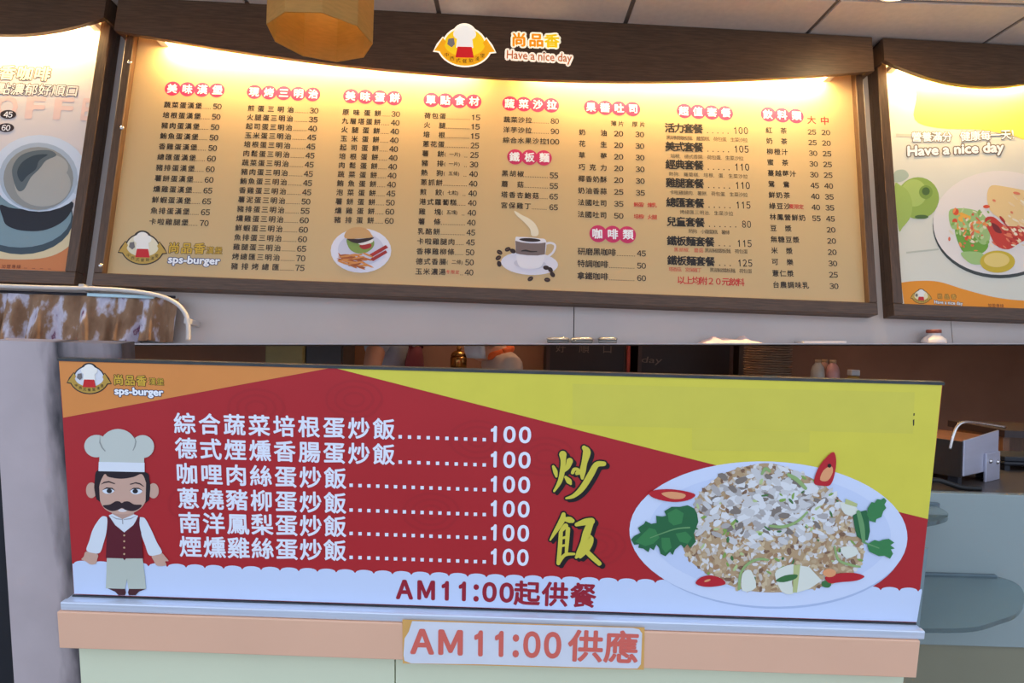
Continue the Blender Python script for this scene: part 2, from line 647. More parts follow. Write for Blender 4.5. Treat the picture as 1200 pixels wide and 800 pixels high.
column([('研磨黑咖啡', '45'), ('特調咖啡', '50'), ('拿鐵咖啡', '60')],
       (677.5, 294.5), (756.8, 297), (677, 323), (757, 326), .55, .87, h=8, pitch=.112)


def grid_column(rows, fl, frt, ll, lr, cols, h, bold=.022, name_w=None, pitch=None):
    q = [MF.px(*p, LAY) for p in (fl, frt, ll, lr)]
    n = len(rows)
    for i, row in enumerate(rows):
        ink = Ink('dish_line', brown_ink, mb, MF, LAY)
        red = Ink('dish_note', red_ink, mb, MF, LAY)
        t = i / (n - 1)
        A = q[0] + (q[2] - q[0]) * t
        B = q[1] + (q[3] - q[1]) * t
        P = lambda s: A + (B - A) * s
        H = h * PXU
        nm = row[0]
        e = name_w or ((len(nm) - 1) * pitch + H / np.linalg.norm(B - A))
        cjk_uv(ink, nm, P(0), P(e), H, bold)
        for c, val in zip(cols, row[1:]):
            if not val:
                continue
            if val[0] == '!':
                k = len(val) - 1
                s0 = c[0] if name_w else e + .02
                cjk_uv(red, val[1:], P(s0 - .03), P(s0 + .062 * k), H * .75, .015)
            else:
                pi_ = Ink('dish_price', brown_ink, mb, MF, LAY)
                lat_uv(pi_, val, P(c[0]), P(c[1]), 6.4 * PXU, .02, 4)
                pi_.build()
        ink.build()
        red.build()


grid_column([('奶　油', '20', '30'), ('花　生', '20', '30'), ('草　莓', '20', '30'), ('巧克力', '20', '30'), ('椰香奶酥', '20', '30'),
             ('奶油香蒜', '25', '35'), ('法國吐司', '35', '!鮪蛋/煉乳'), ('法國吐司', '50', '!培根/火腿')],
            (679, 154.7), (754.8, 157.7), (677.5, 251), (756, 254), ((.535, .675), (.865, 1)), 7.2, name_w=.42)
ti = Ink('size_heading', brown_ink, mb, MF, LAY)
cjk(ti, '薄片', (716, 144.6), (731, 145.2), 6, .01)
ti.build()
ti = Ink('size_heading', brown_ink, mb, MF, LAY)
cjk(ti, '厚片', (741, 145.6), (756, 146.2), 6, .01)
ti.build()
ti = Ink('size_heading', red_ink, mb, MF, LAY)
cjk(ti, '大', (946.5, 140.5), (955.5, 140.8), 9, .02)
ti.build()
ti = Ink('size_heading', red_ink, mb, MF, LAY)
cjk(ti, '中', (962, 141.5), (971, 141.8), 9, .02)
ti.build()
DR = [('紅　茶', '25', '20', None), ('奶　茶', '25', '20', None), ('柳橙汁', '30', '25', None), ('蜜　茶', '30', '25', None), ('蔓越莓汁', '30', '25', None),
      ('鴛　鴦', '45', '40', None), ('鮮奶茶', '40', '35', None), ('綠豆沙', '40', '35', '!夏限定'), ('林鳳營鮮奶', '55', '45', None),
      ('豆　漿', None, '20', None), ('無糖豆漿', None, '20', None), ('米　漿', None, '20', None), ('可　樂', None, '30', None),
      ('薏仁漿', None, '25', None), ('台農調味乳', None, '30', None)]
grid_column(DR, (897.8, 152.5), (972.8, 155.5), (906, 333.5), (982.5, 335.3), ((.65, .78), (.865, 1), (.4, .5)), 7.2, pitch=.112)

# set meals
SETS = [('活力套餐', '100', '黑胡椒鐵板麵.蘿蔔糕.荷包蛋.生菜沙拉', ''), ('美式套餐', '105', '培根.德式香腸.荷包蛋.生菜沙拉', ''),
        ('經典套餐', '110', '熱狗.蘿蔔糕.培根.蛋.生菜沙拉', ''), ('雞腿套餐', '110', '卡啦雞腿肉.薯餅.荷包蛋.生菜沙拉', ''),
        ('總匯套餐', '115', '烤總匯三明治.生菜沙拉', ''), ('兒童套餐', '80', '熱狗.小蘿蔔糕.薯條', ''),
        ('鐵板麵套餐', '115', '黑胡椒鐵板麵.荷包蛋', '黑胡椒.蘑菇'), ('鐵板麵套餐', '125', '黑胡椒鐵板麵.荷包蛋', '塔香菇.宮保雞丁')]
ROWY = [149.8, 171.5, 192.5, 214, 237, 259.5, 282, 305]
SUBW = [(781, 876), (786, 871), (784, 876), (785, 876), (797, 859), (807, 855), (826, 876), (832, 881)]
for i, (nm, pr, note, rn) in enumerate(SETS):
    ink = Ink('set_meal_line', black_ink, mb, MF, LAY)
    sub = Ink('set_meal_note', brown_ink, mb, MF, LAY)
    red = Ink('set_meal_note', red_ink, mb, MF, LAY)
    y = ROWY[i]
    x = 779.8 + 3 * i / 7
    k = len(nm)
    cjk(ink, nm, (x, y), (x + 11.1 * k - 1.2, y + .35 * k), 10.2, .035)
    xe = 876.5 + 5 * i / 7
    w = 16 if len(pr) == 3 else 10.5
    pi_ = Ink('set_meal_price', black_ink, mb, MF, LAY)
    lat(pi_, pr, (xe - w, y + 3), (xe, y + 3.3), 8, .01, track=.12)
    pi_.build()
    A, B = MF.px(x + 11.1 * k + 2, y + 5.5, LAY), MF.px(xe - w - 1, y + 6.5, LAY)
    ld = Ink('leader_dots', black_ink, mb, MF, LAY)
    dots(ld, A, B, 6.2 * PXU, .6 * PXU)
    tag(ld.build(), kind='stuff')
    a, b = SUBW[i]
    ys = y + 11.2
    cjk(sub, note, (a, ys), (b, ys + (b - a) * .035), 4.8, .0)
    if rn:
        cjk(red, rn, (784 + i % 2 * 0 + (6 if i == 6 else 0), ys - .9), (824 if i == 6 else 822, ys + .4), 4.8, .0)
    ink.build(); sub.build(); red.build()
red = Ink('set_meal_note', red_ink, mb, MF, LAY)
cjk(red, '以上均附２０元飲料', (794, 328), (872, 331), 8.6, .02)
red.build()


# ---------------- printed pictures
def P_(name, mat, parent, frame, n, polys, px=True):
    for j, p in enumerate(polys):
        i_ = Ink(name, mat, parent, frame, n)
        (i_.poly if px else i_.poly2)(p, j * 3e-5)
        o_ = i_.build()
    return o_


def IM(rgb, key=None):
    return M(key or 'print_ink_%02x%02x%02x' % tuple(rgb), rgb, 0.5, var=0)


def stroke(pts):
    """brush stroke outline from (x, y, width) points"""
    c = spline([(p[0], p[1], p[2]) for p in pts], 5, False)
    L, Rr = [], []
    for i, p in enumerate(c):
        q0, q1 = c[max(i - 1, 0)], c[min(i + 1, len(c) - 1)]
        d = np.array(q1[:2]) - np.array(q0[:2])
        d /= (np.linalg.norm(d) + 1e-9)
        nn = np.array([-d[1], d[0]]) * max(p[2], .2) / 2
        L.append(np.array(p[:2]) + nn)
        Rr.append(np.array(p[:2]) - nn)
    return L + Rr[::-1]


def quads_of_stroke(ink, pts, grow=0, dx=0, dy=0, dn=0.0):
    """stroke as a run of quads plus round ends (robust where it turns)"""
    c = spline([(p[0] + dx, p[1] + dy, p[2] + grow) for p in pts], 5, False)
    Ls, Rs = [], []
    for i, p in enumerate(c):
        q0, q1 = c[max(i - 1, 0)], c[min(i + 1, len(c) - 1)]
        d = np.array(q1[:2]) - np.array(q0[:2])
        d /= (np.linalg.norm(d) + 1e-9)
        nn = np.array([-d[1], d[0]]) * max(p[2], .2) / 2
        Ls.append(np.array(p[:2]) + nn); Rs.append(np.array(p[:2]) - nn)
    for i in range(len(c) - 1):
        ink.poly([Ls[i], Ls[i + 1], Rs[i + 1], Rs[i]], dn + (i % 3) * 4e-6)
    for j, p in enumerate((c[0], c[-1])):
        ink.poly(ell(p[0], p[1], p[2] / 2, p[2] / 2, 12), dn + (3 + j) * 4e-6)


def emblem(parent, frame, n, cx, cy, w, slope, ribbon, disc, outline, letter=None, nm='logo', col=None):
    """round shop emblem: disc with a plain cook's hat and apron over a lettered ribbon"""
    col = col or IM
    s = w / 55.0
    T = lambda pts: [(cx + x * s, cy + (y + x * slope) * s) for x, y in pts]
    arc = lambda rx, ry, a0, a1, k=18: [(rx * math.cos(math.radians(a0 + (a1 - a0) * i / k)), -3 + ry * math.sin(math.radians(a0 + (a1 - a0) * i / k))) for i in range(k + 1)]
    rib = lambda g: arc(24.5 + g, 19.5 + g, 8, 172) + arc(18.5 - g, 11 - g, 172, 8)
    tails = lambda g: [[(24.5 + g, -2 - g), (28 + g, 3 + g), (21, 4 + g), (17 - g, -5), (20, -9 - g)], [(-24.5 - g, -2 - g), (-28 - g, 3 + g), (-21, 4 + g), (-17 + g, -5), (-20, -9 - g)]]
    o = Ink(nm + '_outline', outline, parent, frame, n)
    o.poly(T(ell(0, -2, 20.6, 17.6)))
    o.poly(T(rib(1.4)), 2e-5)
    for j, q_ in enumerate(tails(1.2)):
        o.poly(T(q_), (4 + j) * 1e-5)
    o.poly(T(ell(0, -13, 10.8, 9.6)), 6e-5)
    o.build()
    P_(nm + '_disc', disc, parent, frame, n + LAY, [T(ell(0, -2, 19, 16))])
    P_(nm + '_ribbon_tail', ribbon, parent, frame, n + 1.6 * LAY, [T(q_) for q_ in tails(0)])
    P_(nm + '_ribbon', ribbon, parent, frame, n + 2 * LAY, [T(rib(0))])
    hat = Ink(nm + '_hat', col((246, 240, 228)), parent, frame, n + 2.6 * LAY)
    for j, q_ in enumerate((ell(0, -14, 7.6, 6.8), ell(-5.5, -12.5, 5, 4.6), ell(5.5, -12.5, 5, 4.6), [(-6.5, -12), (6.5, -12), (8, 0), (-8, 0)])):
        hat.poly(T(q_), j * 2e-5)
    hat.build()
    P_(nm + '_apron', col((205, 30, 34)), parent, frame, n + 3 * LAY, [T([(-6.5, -1), (6.5, -1), (8.5, 9), (-8.5, 9)])])
    P_(nm + '_spatula', col((120, 112, 108)), parent, frame, n + 3 * LAY, [T([(-15, -8), (-10, -9), (-9, -3), (-12, 0), (-16, -3)])])
    li = Ink(nm + '_ribbon_lettering', letter or brown_ink, parent, frame, n + 3 * LAY)
    for ch, x in zip('中西式餐飲漢堡', (-16.5, -11.5, -6, 0, 6, 11.5, 16.5)):
        y = -3 + 15.3 * math.sqrt(max(0, 1 - (x / 21.5) ** 2))
        a = T([(x - 1.9, y), (x + 1.9, y)])
        cjk(li, ch, a[0], a[1], 3.8 * s, 0)
    li.build()


def outlined(txt, kind, p0, p1, h, frame, parent, n, fill, edge, wd=.09, bold=.02, nm='brand_lettering', shear=0.0):
    e = Ink(nm + '_outline', edge, parent, frame, n)
    i_ = Ink(nm, fill, parent, frame, n + LAY)
    fn = cjk if kind == 'c' else lat
    fn(e, txt, p0, p1, h, wd, k=10, shear=shear)
    fn(i_, txt, p0, p1, h, bold, k=4, shear=shear)
    e.build(); i_.build()


# small logo on the sheet
emblem(mb, MF, LAY, 167, 292.5, 55, .02, IM((196, 158, 70)), IM((236, 224, 190)), IM((60, 46, 34)))
gold = IM((214, 170, 52))
outlined('尚品香', 'c', (198, 290.5), (239.5, 291.5), 11.5, MF, mb, LAY, gold, IM((66, 50, 24)), .07, .03)
outlined('漢堡', 'c', (242, 293.3), (260, 293.8), 8, MF, mb, LAY, gold, IM((66, 50, 24)), .05, .01)
outlined('sps-burger', 'l', (197.5, 303.5), (257.5, 305.5), 8.4, MF, mb, LAY, white_ink, IM((46, 56, 100)), .1, .04)

# burger plate picture
P_('burger_picture_plate', IM((226, 226, 236)), mb, MF, LAY, [ell(423, 293.5, 35.5, 26)])
P_('burger_picture_plate', IM((206, 206, 220)), mb, MF, 1.5 * LAY, [ell(423, 292, 27, 19)])
P_('burger_picture_lettuce', IM((132, 156, 74)), mb, MF, 2 * LAY, [spline([(406, 281), (412, 279), (425, 284), (437, 281), (438, 288), (431, 295), (420, 297), (410, 292)], 4)])
P_('burger_picture_bacon', IM((168, 44, 40)), mb, MF, 2.5 * LAY, [spline([(421, 288), (428, 285), (435, 286), (434, 290), (426, 292)], 4),
   [(433, 298), (452, 287), (455, 290), (436, 301)], [(434, 303), (452, 293), (454, 296), (437, 306)]])
P_('burger_picture_egg', IM((240, 234, 222)), mb, MF, 2.6 * LAY, [spline([(420, 284), (432, 281), (437, 280), (436, 284), (424, 287)], 4)])
P_('burger_picture_patty', IM((56, 36, 34)), mb, MF, 3 * LAY, [spline([(407, 279), (420, 280), (438, 278), (432, 282), (420, 285), (411, 283)], 4)])
P_('burger_picture_bun', IM((206, 160, 104)), mb, MF, 3.5 * LAY, [spline([(404.5, 279), (405, 272), (412, 267), (422, 266), (431, 269), (435.5, 275), (436, 278), (420, 279.5)], 4)])
fr_i = [Ink('burger_picture_fries', IM(c), mb, MF, (3 + .5 * k) * LAY) for k, c in enumerate(((196, 112, 52), (170, 84, 36), (214, 140, 70)))]
for k in range(34):
    x, y, a = R_.uniform(402, 432), R_.uniform(298, 313), R_.uniform(-.2, .5)
    if ((x - 418) / 22) ** 2 + ((y - 306) / 10) ** 2 > 1: continue
    fr_i[k % 3].poly(ell(x, y, R_.uniform(6, 11), 1.2, 8, a), k * 4e-6)
fr_i[0].poly(spline([(396, 296), (402, 300), (412, 301), (412, 306), (402, 305)], 3))
for q in fr_i: tag(q.build(), kind='stuff')

# coffee cup picture
P_('steam_picture', IM((236, 222, 190)), mb, MF, LAY, [spline([(603, 247), (612, 252), (620, 256), (627, 262), (631, 270), (630, 276), (623, 276), (621, 268), (614, 260), (605, 252)], 4)])
P_('cup_picture_saucer', IM((226, 222, 228)), mb, MF, LAY, [ell(620.5, 308.5, 33.5, 13.5, rot=.06)])
P_('cup_picture_saucer', IM((206, 202, 210)), mb, MF, 1.5 * LAY, [ell(621, 309, 19, 6, rot=.06)])
hn = Ink('cup_picture_handle', IM((226, 222, 226)), mb, MF, 2 * LAY)
quads_of_stroke(hn, [(638, 286, 2.6), (645, 284.5, 2.6), (650.5, 287.5, 2.6), (648.5, 295, 2.6), (642, 300.5, 2.4), (636, 302.5, 2.2)])
hn.build()
P_('cup_picture_body', IM((232, 228, 230)), mb, MF, 2.5 * LAY, [spline([(604, 279), (609, 277.5), (630, 279), (640, 282), (638.5, 300), (634, 312), (624, 315), (612, 314), (606.5, 308), (604.5, 294)], 4)])
P_('cup_picture_band', IM((122, 104, 98)), mb, MF, 3 * LAY, [[(604, 282), (612, 284), (622, 285), (632, 285), (639.5, 284), (638.6, 298), (630, 299.2), (618, 299), (609, 297.8), (604.7, 296.5)]])
P_('cup_picture_coffee', IM((46, 26, 20)), mb, MF, 3.5 * LAY, [ell(621, 281, 12.5, 2.1, rot=.05)])
li = Ink('cup_picture_mark', IM((40, 30, 30)), mb, MF, 3.6 * LAY)
quads_of_stroke(li, [(611, 294, 1), (616, 293.4, 2), (622, 294.6, 1.6), (629, 294.6, 1)])
li.build()
bn = Ink('coffee_bean_picture', IM((48, 26, 20)), mb, MF, 4 * LAY)
for x, y, a in ((585.5, 295.5, .6), (584, 302, -.6), (585, 309, 1.3), (595, 292, -.4), (601, 294, .5), (621.5, 326.5, -.6), (641.3, 327.7, .1), (647.5, 321.5, .9), (640, 313.5, .1), (645, 316, .9)):
    bn.poly(ell(x, y, 3.6, 2.6, 12, a))
bn.build()
br = Ink('coffee_bean_picture_groove', IM((120, 84, 62)), mb, MF, 4.5 * LAY)
for x, y, a in ((585.5, 295.5, .6), (584, 302, -.6), (595, 292, -.4), (621.5, 326.5, -.6), (641.3, 327.7, .1)):
    br.poly(ell(x, y, 2.6, .35, 8, a))
br.build()

# header lettering: backlit cut-outs
def GL(rgb, e=.42):
    return M('backlit_%02x%02x%02x' % tuple(rgb), rgb, .5, var=0, emit=e)


HN = 0.1205
EMB_GLOW = True
emblem(mb_h, MF, HN, 544.5, 56, 70, .02, GL((246, 170, 20)), GL((252, 204, 30)), GL((252, 240, 214), .6), nm='header_logo', col=GL)
EMB_GLOW = False
outlined('尚品', 'c', (600.5, 46.6), (636, 47.6), 14.5, MF, mb_h, HN, GL((248, 150, 10)), GL((252, 240, 206), .6), .15, .04, nm='header_lettering')
outlined('香', 'c', (638.5, 48), (655, 48.4), 14.5, MF, mb_h, HN, GL((250, 205, 10)), GL((252, 240, 206), .6), .15, .04, nm='header_lettering')
outlined('Have a nice day', 'l', (594, 63.6), (670, 68.0), 9.2, MF, mb_h, HN, GL((214, 120, 70), .2), GL((252, 232, 204), .6), .2, .02, nm='header_lettering')

# ---------------- coffee poster
FL = LF
clipL = LF.px(75, 317)
P_('poster_bottom_band', IM((214, 128, 70)), lb, LF, LAY, [[(-70, 311), (-70, 290), (20, 294), (82, 285), (77.5, 318), (-70, 312)]])
P_('poster_cloth', IM((228, 206, 160)), lb, LF, 1.5 * LAY, [spline([(-60, 262), (0, 262), (60, 262), (88, 272), (81, 288), (60, 300), (30, 304), (-10, 302), (-60, 292)], 4)])
P_('saucer_picture', IM((60, 76, 84)), lb, LF, 2 * LAY, [ell(25, 256, 61, 42)])
P_('saucer_picture', IM((128, 152, 158)), lb, LF, 2.5 * LAY, [ell(24, 252, 60, 38)])
P_('saucer_picture_shadow', IM((26, 28, 38)), lb, LF, 3 * LAY, [spline([(0, 240), (16, 244), (50, 245), (84, 236), (82, 250), (70, 262), (50, 270), (25, 270), (8, 264), (3, 254)], 4)])
P_('cup_picture_rim', IM((214, 222, 232)), lb, LF, 3.5 * LAY, [ell(46, 203, 56, 45)])
P_('cup_picture_rim', IM((176, 188, 198)), lb, LF, 4 * LAY, [ell(45, 207, 46, 40)])
P_('cup_picture_coffee', IM((150, 150, 144)), lb, LF, 4.5 * LAY, [ell(45, 209, 41, 37)])
P_('cup_picture_foam', IM((178, 174, 164)), lb, LF, 5 * LAY, [ell(50, 216, 33, 26), ell(58, 196, 22, 15)])
P_('cup_picture_swirl', IM((96, 106, 108)), lb, LF, 5.4 * LAY, [spline([(14, 200), (22, 184), (38, 177), (58, 176), (66, 182), (54, 188), (46, 198), (36, 208), (28, 222), (20, 222)], 4)])
P_('cup_picture_swirl', IM((52, 66, 74)), lb, LF, 5.8 * LAY, [spline([(20, 202), (26, 190), (40, 182), (56, 181), (46, 188), (42, 198), (32, 206), (25, 213)], 4)])
P_('cup_picture_handle', IM((196, 206, 214)), lb, LF, 3.8 * LAY, [spline([(84, 216), (92, 212), (97, 218), (93, 226), (86, 226)], 4)])
ti = Ink('poster_word', IM((228, 198, 190)), lb, LF, LAY)
for ch, x in (('O', -4), ('F', 32), ('F', 65), ('E', 96.5)):
    lat(ti, ch, (x, 125 + x * .03), (x + (24 if ch == 'O' else 19 if x < 90 else 10), 125.6 + x * .03), 24, .035)
lat(ti, 'C', (-38, 124), (-12, 124.6), 24, .035)
ti.build()
outlined('濃香咖啡', 'c', (-20, 84.5), (58, 87), 15.5, LF, lb, LAY, IM((244, 232, 204)), IM((70, 62, 58)), .07, .03, nm='poster_lettering', shear=.08)
outlined('點濃郁好順口', 'c', (-2, 104), (91, 107), 12.6, LF, lb, LAY, IM((236, 228, 220)), IM((60, 54, 54)), .07, .02, nm='poster_lettering', shear=.08)
P_('price_disc', IM((44, 30, 38)), lb, LF, 2 * LAY, [ell(9.5, 134, 9.5, 5.2), ell(7, 149.5, 9.5, 5.2)])
ti = Ink('price_lettering', white_ink, lb, LF, 3 * LAY)
lat(ti, '45', (4.5, 134), (14.5, 134.3), 6.4, .02)
lat(ti, '60', (2, 149.5), (12, 149.8), 6.4, .02)
ti.build()
ti = Ink('poster_small_print', IM((120, 50, 30)), lb, LF, 3 * LAY)
cjk(ti, '加盟專線', (2, 312), (24, 312.6), 4.2, 0)
lat(ti, '- - - -', (28, 313.4), (60, 314.6), 3, 0)
ti.build()

# ---------------- breakfast poster
P_('poster_yellow_wash', IM((250, 228, 100)), rb, RF, LAY, [spline([(1070, 60), (1074, 110), (1072, 140), (1100, 150), (1150, 152), (1190, 160), (1232, 166), (1230, 60)], 4)])
P_('poster_shelf_line', IM((196, 196, 176)), rb, RF, LAY, [[(1050, 156.5), (1082, 157.5), (1082, 160), (1050, 160)], [(1062, 295), (1100, 291), (1100, 293), (1062, 297)]])
P_('poster_orange_wave', IM((240, 150, 30)), rb, RF, LAY, [[tuple(p) for p in spline([(1056, 331), (1075, 329), (1100, 330), (1130, 339), (1165, 348), (1200, 352), (1245, 352)], 5, False)] + [(1246, 369), (1060, 359)]])
P_('apple_picture', IM((150, 176, 80)), rb, RF, 2 * LAY, [ell(1076, 232, 24.5, 24.5)])
P_('apple_picture', IM((176, 198, 104)), rb, RF, 2.3 * LAY, [ell(1071, 226, 15, 16)])
P_('apple_picture', IM((164, 188, 92)), rb, RF, 2.6 * LAY, [spline([(1048.5, 218), (1055, 217), (1064, 224), (1069, 238), (1067, 254), (1058, 266), (1053, 268)], 4)])
P_('apple_picture_hollow', IM((128, 156, 66)), rb, RF, 2.8 * LAY, [ell(1085, 225, 8, 8)])
P_('apple_picture_stalk', IM((78, 108, 54)), rb, RF, 3.1 * LAY, [ell(1085, 224, 4.6, 4.6), ell(1080, 254, 8, 2.4)])
P_('apple_picture_leaf', IM((176, 190, 170)), rb, RF, LAY, [spline([(1047, 206), (1050, 200), (1060, 199), (1065, 206), (1058, 212), (1048, 213)], 4)])
P_('plate_picture_shadow', IM((66, 70, 66)), rb, RF, 1.5 * LAY, [ell(1172, 264, 79, 62, 48)])
P_('plate_picture', IM((238, 228, 218)), rb, RF, 2 * LAY, [ell(1172, 261, 78.5, 61, 48)])
P_('salad_picture_leaf', IM((116, 168, 60)), rb, RF, 3 * LAY, [spline([(1119, 270), (1128, 267), (1145, 274), (1158, 286), (1152, 296), (1138, 298), (1127, 293)], 4)])
P_('salad_picture_leaf', IM((168, 200, 124)), rb, RF, 3.3 * LAY, [spline([(1112, 248), (1122, 244), (1142, 246), (1156, 256), (1160, 280), (1150, 286), (1134, 268), (1116, 268)], 4), spline([(1126, 296), (1150, 296), (1156, 308), (1138, 309)], 4)])
P_('salad_picture_corn', IM((246, 180, 70)), rb, RF, 3.6 * LAY, [ell(R_.uniform(1118, 1142), R_.uniform(250, 272), 2.6, 2, 8, R_.uniform(0, 3)) for k in range(16)])
P_('salad_picture_tomato', IM((226, 84, 46)), rb, RF, 3.9 * LAY, [ell(1120, 248, 3.6, 4), ell(1119, 259, 3, 3), ell(1134, 279, 3.6, 3), ell(1156, 242, 4, 2)])
P_('omelette_picture', IM((240, 206, 144)), rb, RF, 3.5 * LAY, [spline([(1158, 222), (1175, 218), (1245, 240), (1240, 300), (1212, 292), (1180, 262), (1160, 246)], 4)])
P_('omelette_picture', IM((206, 64, 48)), rb, RF, 4 * LAY, [spline([(1154, 257), (1164, 254), (1178, 264), (1198, 266), (1214, 274), (1196, 284), (1182, 292), (1168, 288), (1160, 274)], 4)])
P_('omelette_picture', IM((126, 44, 44)), rb, RF, 4.4 * LAY, [spline([(1162, 261), (1170, 265), (1174, 273), (1166, 271)], 3)])
sb_ = [Ink('salad_picture_bits', IM(c), rb, RF, 4.2 * LAY) for c in ((198, 214, 150), (140, 180, 86), (244, 150, 80), (236, 222, 190), (226, 110, 76))]
for k in range(90):
    x, y = R_.gauss(1140, 14), R_.gauss(266, 13)
    if 1112 < x < 1160 and 244 < y < 296:
        sb_[k % 5].poly(ell(x, y, R_.uniform(1.2, 4), R_.uniform(.8, 2), 8, R_.uniform(0, 3)), k * 2e-6)
ob_ = [Ink('omelette_picture_bits', IM(c), rb, RF, 4.5 * LAY) for c in ((232, 128, 92), (242, 214, 170), (186, 48, 40), (250, 232, 200))]
for k in range(70):
    x, y = R_.gauss(1190, 18), R_.gauss(262, 16)
    if 1160 < x < 1240 and 224 < y < 292:
        ob_[k % 4].poly(ell(x, y, R_.uniform(2, 6), R_.uniform(.7, 1.8), 8, R_.uniform(.2, .9)), k * 2e-6)
for q in sb_ + ob_: tag(q.build(), kind='stuff')
P_('lemon_picture', IM((214, 182, 50)), rb, RF, 4.5 * LAY, [ell(1169, 306.5, 20.5, 13)])
P_('lemon_picture', IM((240, 210, 120)), rb, RF, 5 * LAY, [ell(1168, 304.5, 15, 8.5)])
outlined('營養滿分', 'c', (1069, 160.5), (1115, 160.3), 10.6, RF, rb, 2 * LAY, white_ink, IM((130, 108, 70)), .08, .03, nm='poster_lettering', shear=.1)
outlined('健康每一天', 'c', (1126, 160), (1184, 157.5), 10.6, RF, rb, 2 * LAY, white_ink, IM((130, 108, 70)), .08, .03, nm='poster_lettering', shear=.1)
outlined('!', 'l', (1186, 157.3), (1188, 157.3), 10, RF, rb, 2 * LAY, white_ink, IM((130, 108, 70)), .03, .01, nm='poster_lettering')
outlined('Have a nice day', 'l', (1064, 177), (1176, 172), 11, RF, rb, 2 * LAY, white_ink, IM((120, 104, 84)), .11, .045, nm='poster_lettering', shear=.15)
emblem(rb, RF, 2 * LAY, 1079.5, 348, 24, .03, IM((206, 168, 70)), IM((240, 226, 180)), IM((70, 46, 20)))
outlined('尚品香', 'c', (1099, 347), (1120, 347.8), 5, RF, rb, 2 * LAY, IM((230, 170, 60)), IM((96, 66, 30)), .1, .02)
outlined('Have a nice day', 'l', (1095, 353.5), (1128, 355.5), 4, RF, rb, 2 * LAY, white_ink, IM((96, 66, 30)), .1, .02)
ti = Ink('poster_small_print', IM((110, 40, 16)), rb, RF, 2 * LAY)
cjk(ti, '加盟專線', (1158, 357.6), (1176, 358.4), 4, 0)
ti.build()

# --- recessed downlight in the ceiling
dp = at(1056, -4, 3.0)
dp = EYE + ray(1056, -14) * ((CEIL_Z - 1.5) / ray(1056, -14)[2])
dl = thing('ceiling_light', 'round warm downlight set into the ceiling tiles', 'ceiling light', loc=(dp[0], dp[1], CEIL_Z))
v, f = lathe_vf([(0.085, -0.012), (0.085, 0.0)], 28)
mesh_obj('lens', v, f, M('warm_lens_glow', (255, 226, 170), 0.4, var=0, emit=DOWNLIGHT), dl)
v, f = lathe_vf([(0.105, -0.008), (0.105, 0.0)], 28)
mesh_obj('trim_ring', v, f, M('downlight_trim', (226, 220, 210), .4), dl)

# --- pendant lamp with an eight-sided amber shade
pc = at(376, 45, 2.2)
pl = thing('pendant_lamp', 'amber parchment drum pendant lamp hanging before the menu board', 'lamp', loc=tuple(pc))
amber = M('amber_parchment', (196, 156, 84), 0.6, var=0.14, scale=9, stretch=(3, 3, 14), trans=0.0)
_b = amber.node_tree.nodes['Principled BSDF']
_nt = amber.node_tree
_tr = _nt.nodes.new('ShaderNodeBsdfTranslucent')
_tr.inputs[0].default_value = (*lin((226, 188, 112)), 1)
_mx = _nt.nodes.new('ShaderNodeMixShader')
_mx.inputs[0].default_value = 0.45
_out = _nt.nodes['Material Output']
_nt.links.new(_b.outputs[0], _mx.inputs[1])
_nt.links.new(_tr.outputs[0], _mx.inputs[2])
_nt.links.new(_mx.outputs[0], _out.inputs[0])
PRR = 0.187
v, f = [], []
K = 9
for r, z in ((PRR, 0), (PRR, .42), (PRR - .004, .42), (PRR - .004, 0)):
    for i in range(K):
        a = 2 * math.pi * (i + .22) / K
        v.append((r * math.cos(a), r * math.sin(a), z))
for j in range(4):
    for i in range(K):
        k = (i + 1) % K
        f.append((j * K + i, j * K + k, ((j + 1) % 4) * K + k, ((j + 1) % 4) * K + i))
mesh_obj('lamp_shade', v, f, amber, pl)
box('hanger_bar', (-PRR + .01, -.008, .40), (PRR - .01, .008, .41), M('dark_metal', (60, 54, 50), .4, .8), pl)
v, f = tube_vf([(0, 0, .40), (0, 0, CEIL_Z - pc[2])], .006, 8)
mesh_obj('cord', v, f, M('black_cord', (24, 22, 22), .6), pl)
v, f = lathe_vf([(.012, .40), (.016, .34), (.03, .30), (.036, .27), (.03, .245), (.012, .235)], 16)
mesh_obj('bulb', v, f, M('warm_bulb_glow', (255, 214, 150), .4, var=0, emit=14.0), pl, smooth=True)
v, f = lathe_vf([(.05, CEIL_Z - pc[2] - .02), (.05, CEIL_Z - pc[2])], 20)
mesh_obj('ceiling_rose', v, f, M('dark_metal'), pl)

# --- valance curtain, its rod and the white pipe at the left end of the wall
CF = WALL.sub(-2.5, -1.0, -0.05)
cur = thing('curtain', 'gathered brown valance curtain with pale floral print under coffee poster', 'curtain', CF)
v, f = [], []
NU, NV = 260, 12
uL, uR = CF.px(-60, 345, .06)[0], CF.px(211, 349, .06)[0]
for j in range(NV + 1):
    t = j / NV
    for i in range(NU + 1):
        s = i / NU
        u = uL + (uR - uL) * s
        vt = CF.px(-60 + 271 * s, 341.5 + 8.5 * s, .06)[1]
        vb = CF.px(-60 + 271 * s, 400, .06)[1]
        ph = u * 36 + 1.4 * math.sin(u * 9.1) + .5 * t * math.sin(u * 13)
        amp = .01 + .03 * t
        n = .06 + amp * math.sin(ph) + .4 * amp * math.sin(2.3 * ph + 1)
        v.append((u + .006 * math.sin(ph * 1.7) * t, vt + (vb - vt) * t, n))
for j in range(NV):
    for i in range(NU):
        k = j * (NU + 1) + i
        f.append((k, k + NU + 1, k + NU + 2, k + 1))
cm = two_tone('floral_curtain_cloth', (126, 92, 66), (154, 120, 92), 13, .30, .50, .8, (1, .5, 1), c3=(206, 200, 212))
nt_ = cm.node_tree
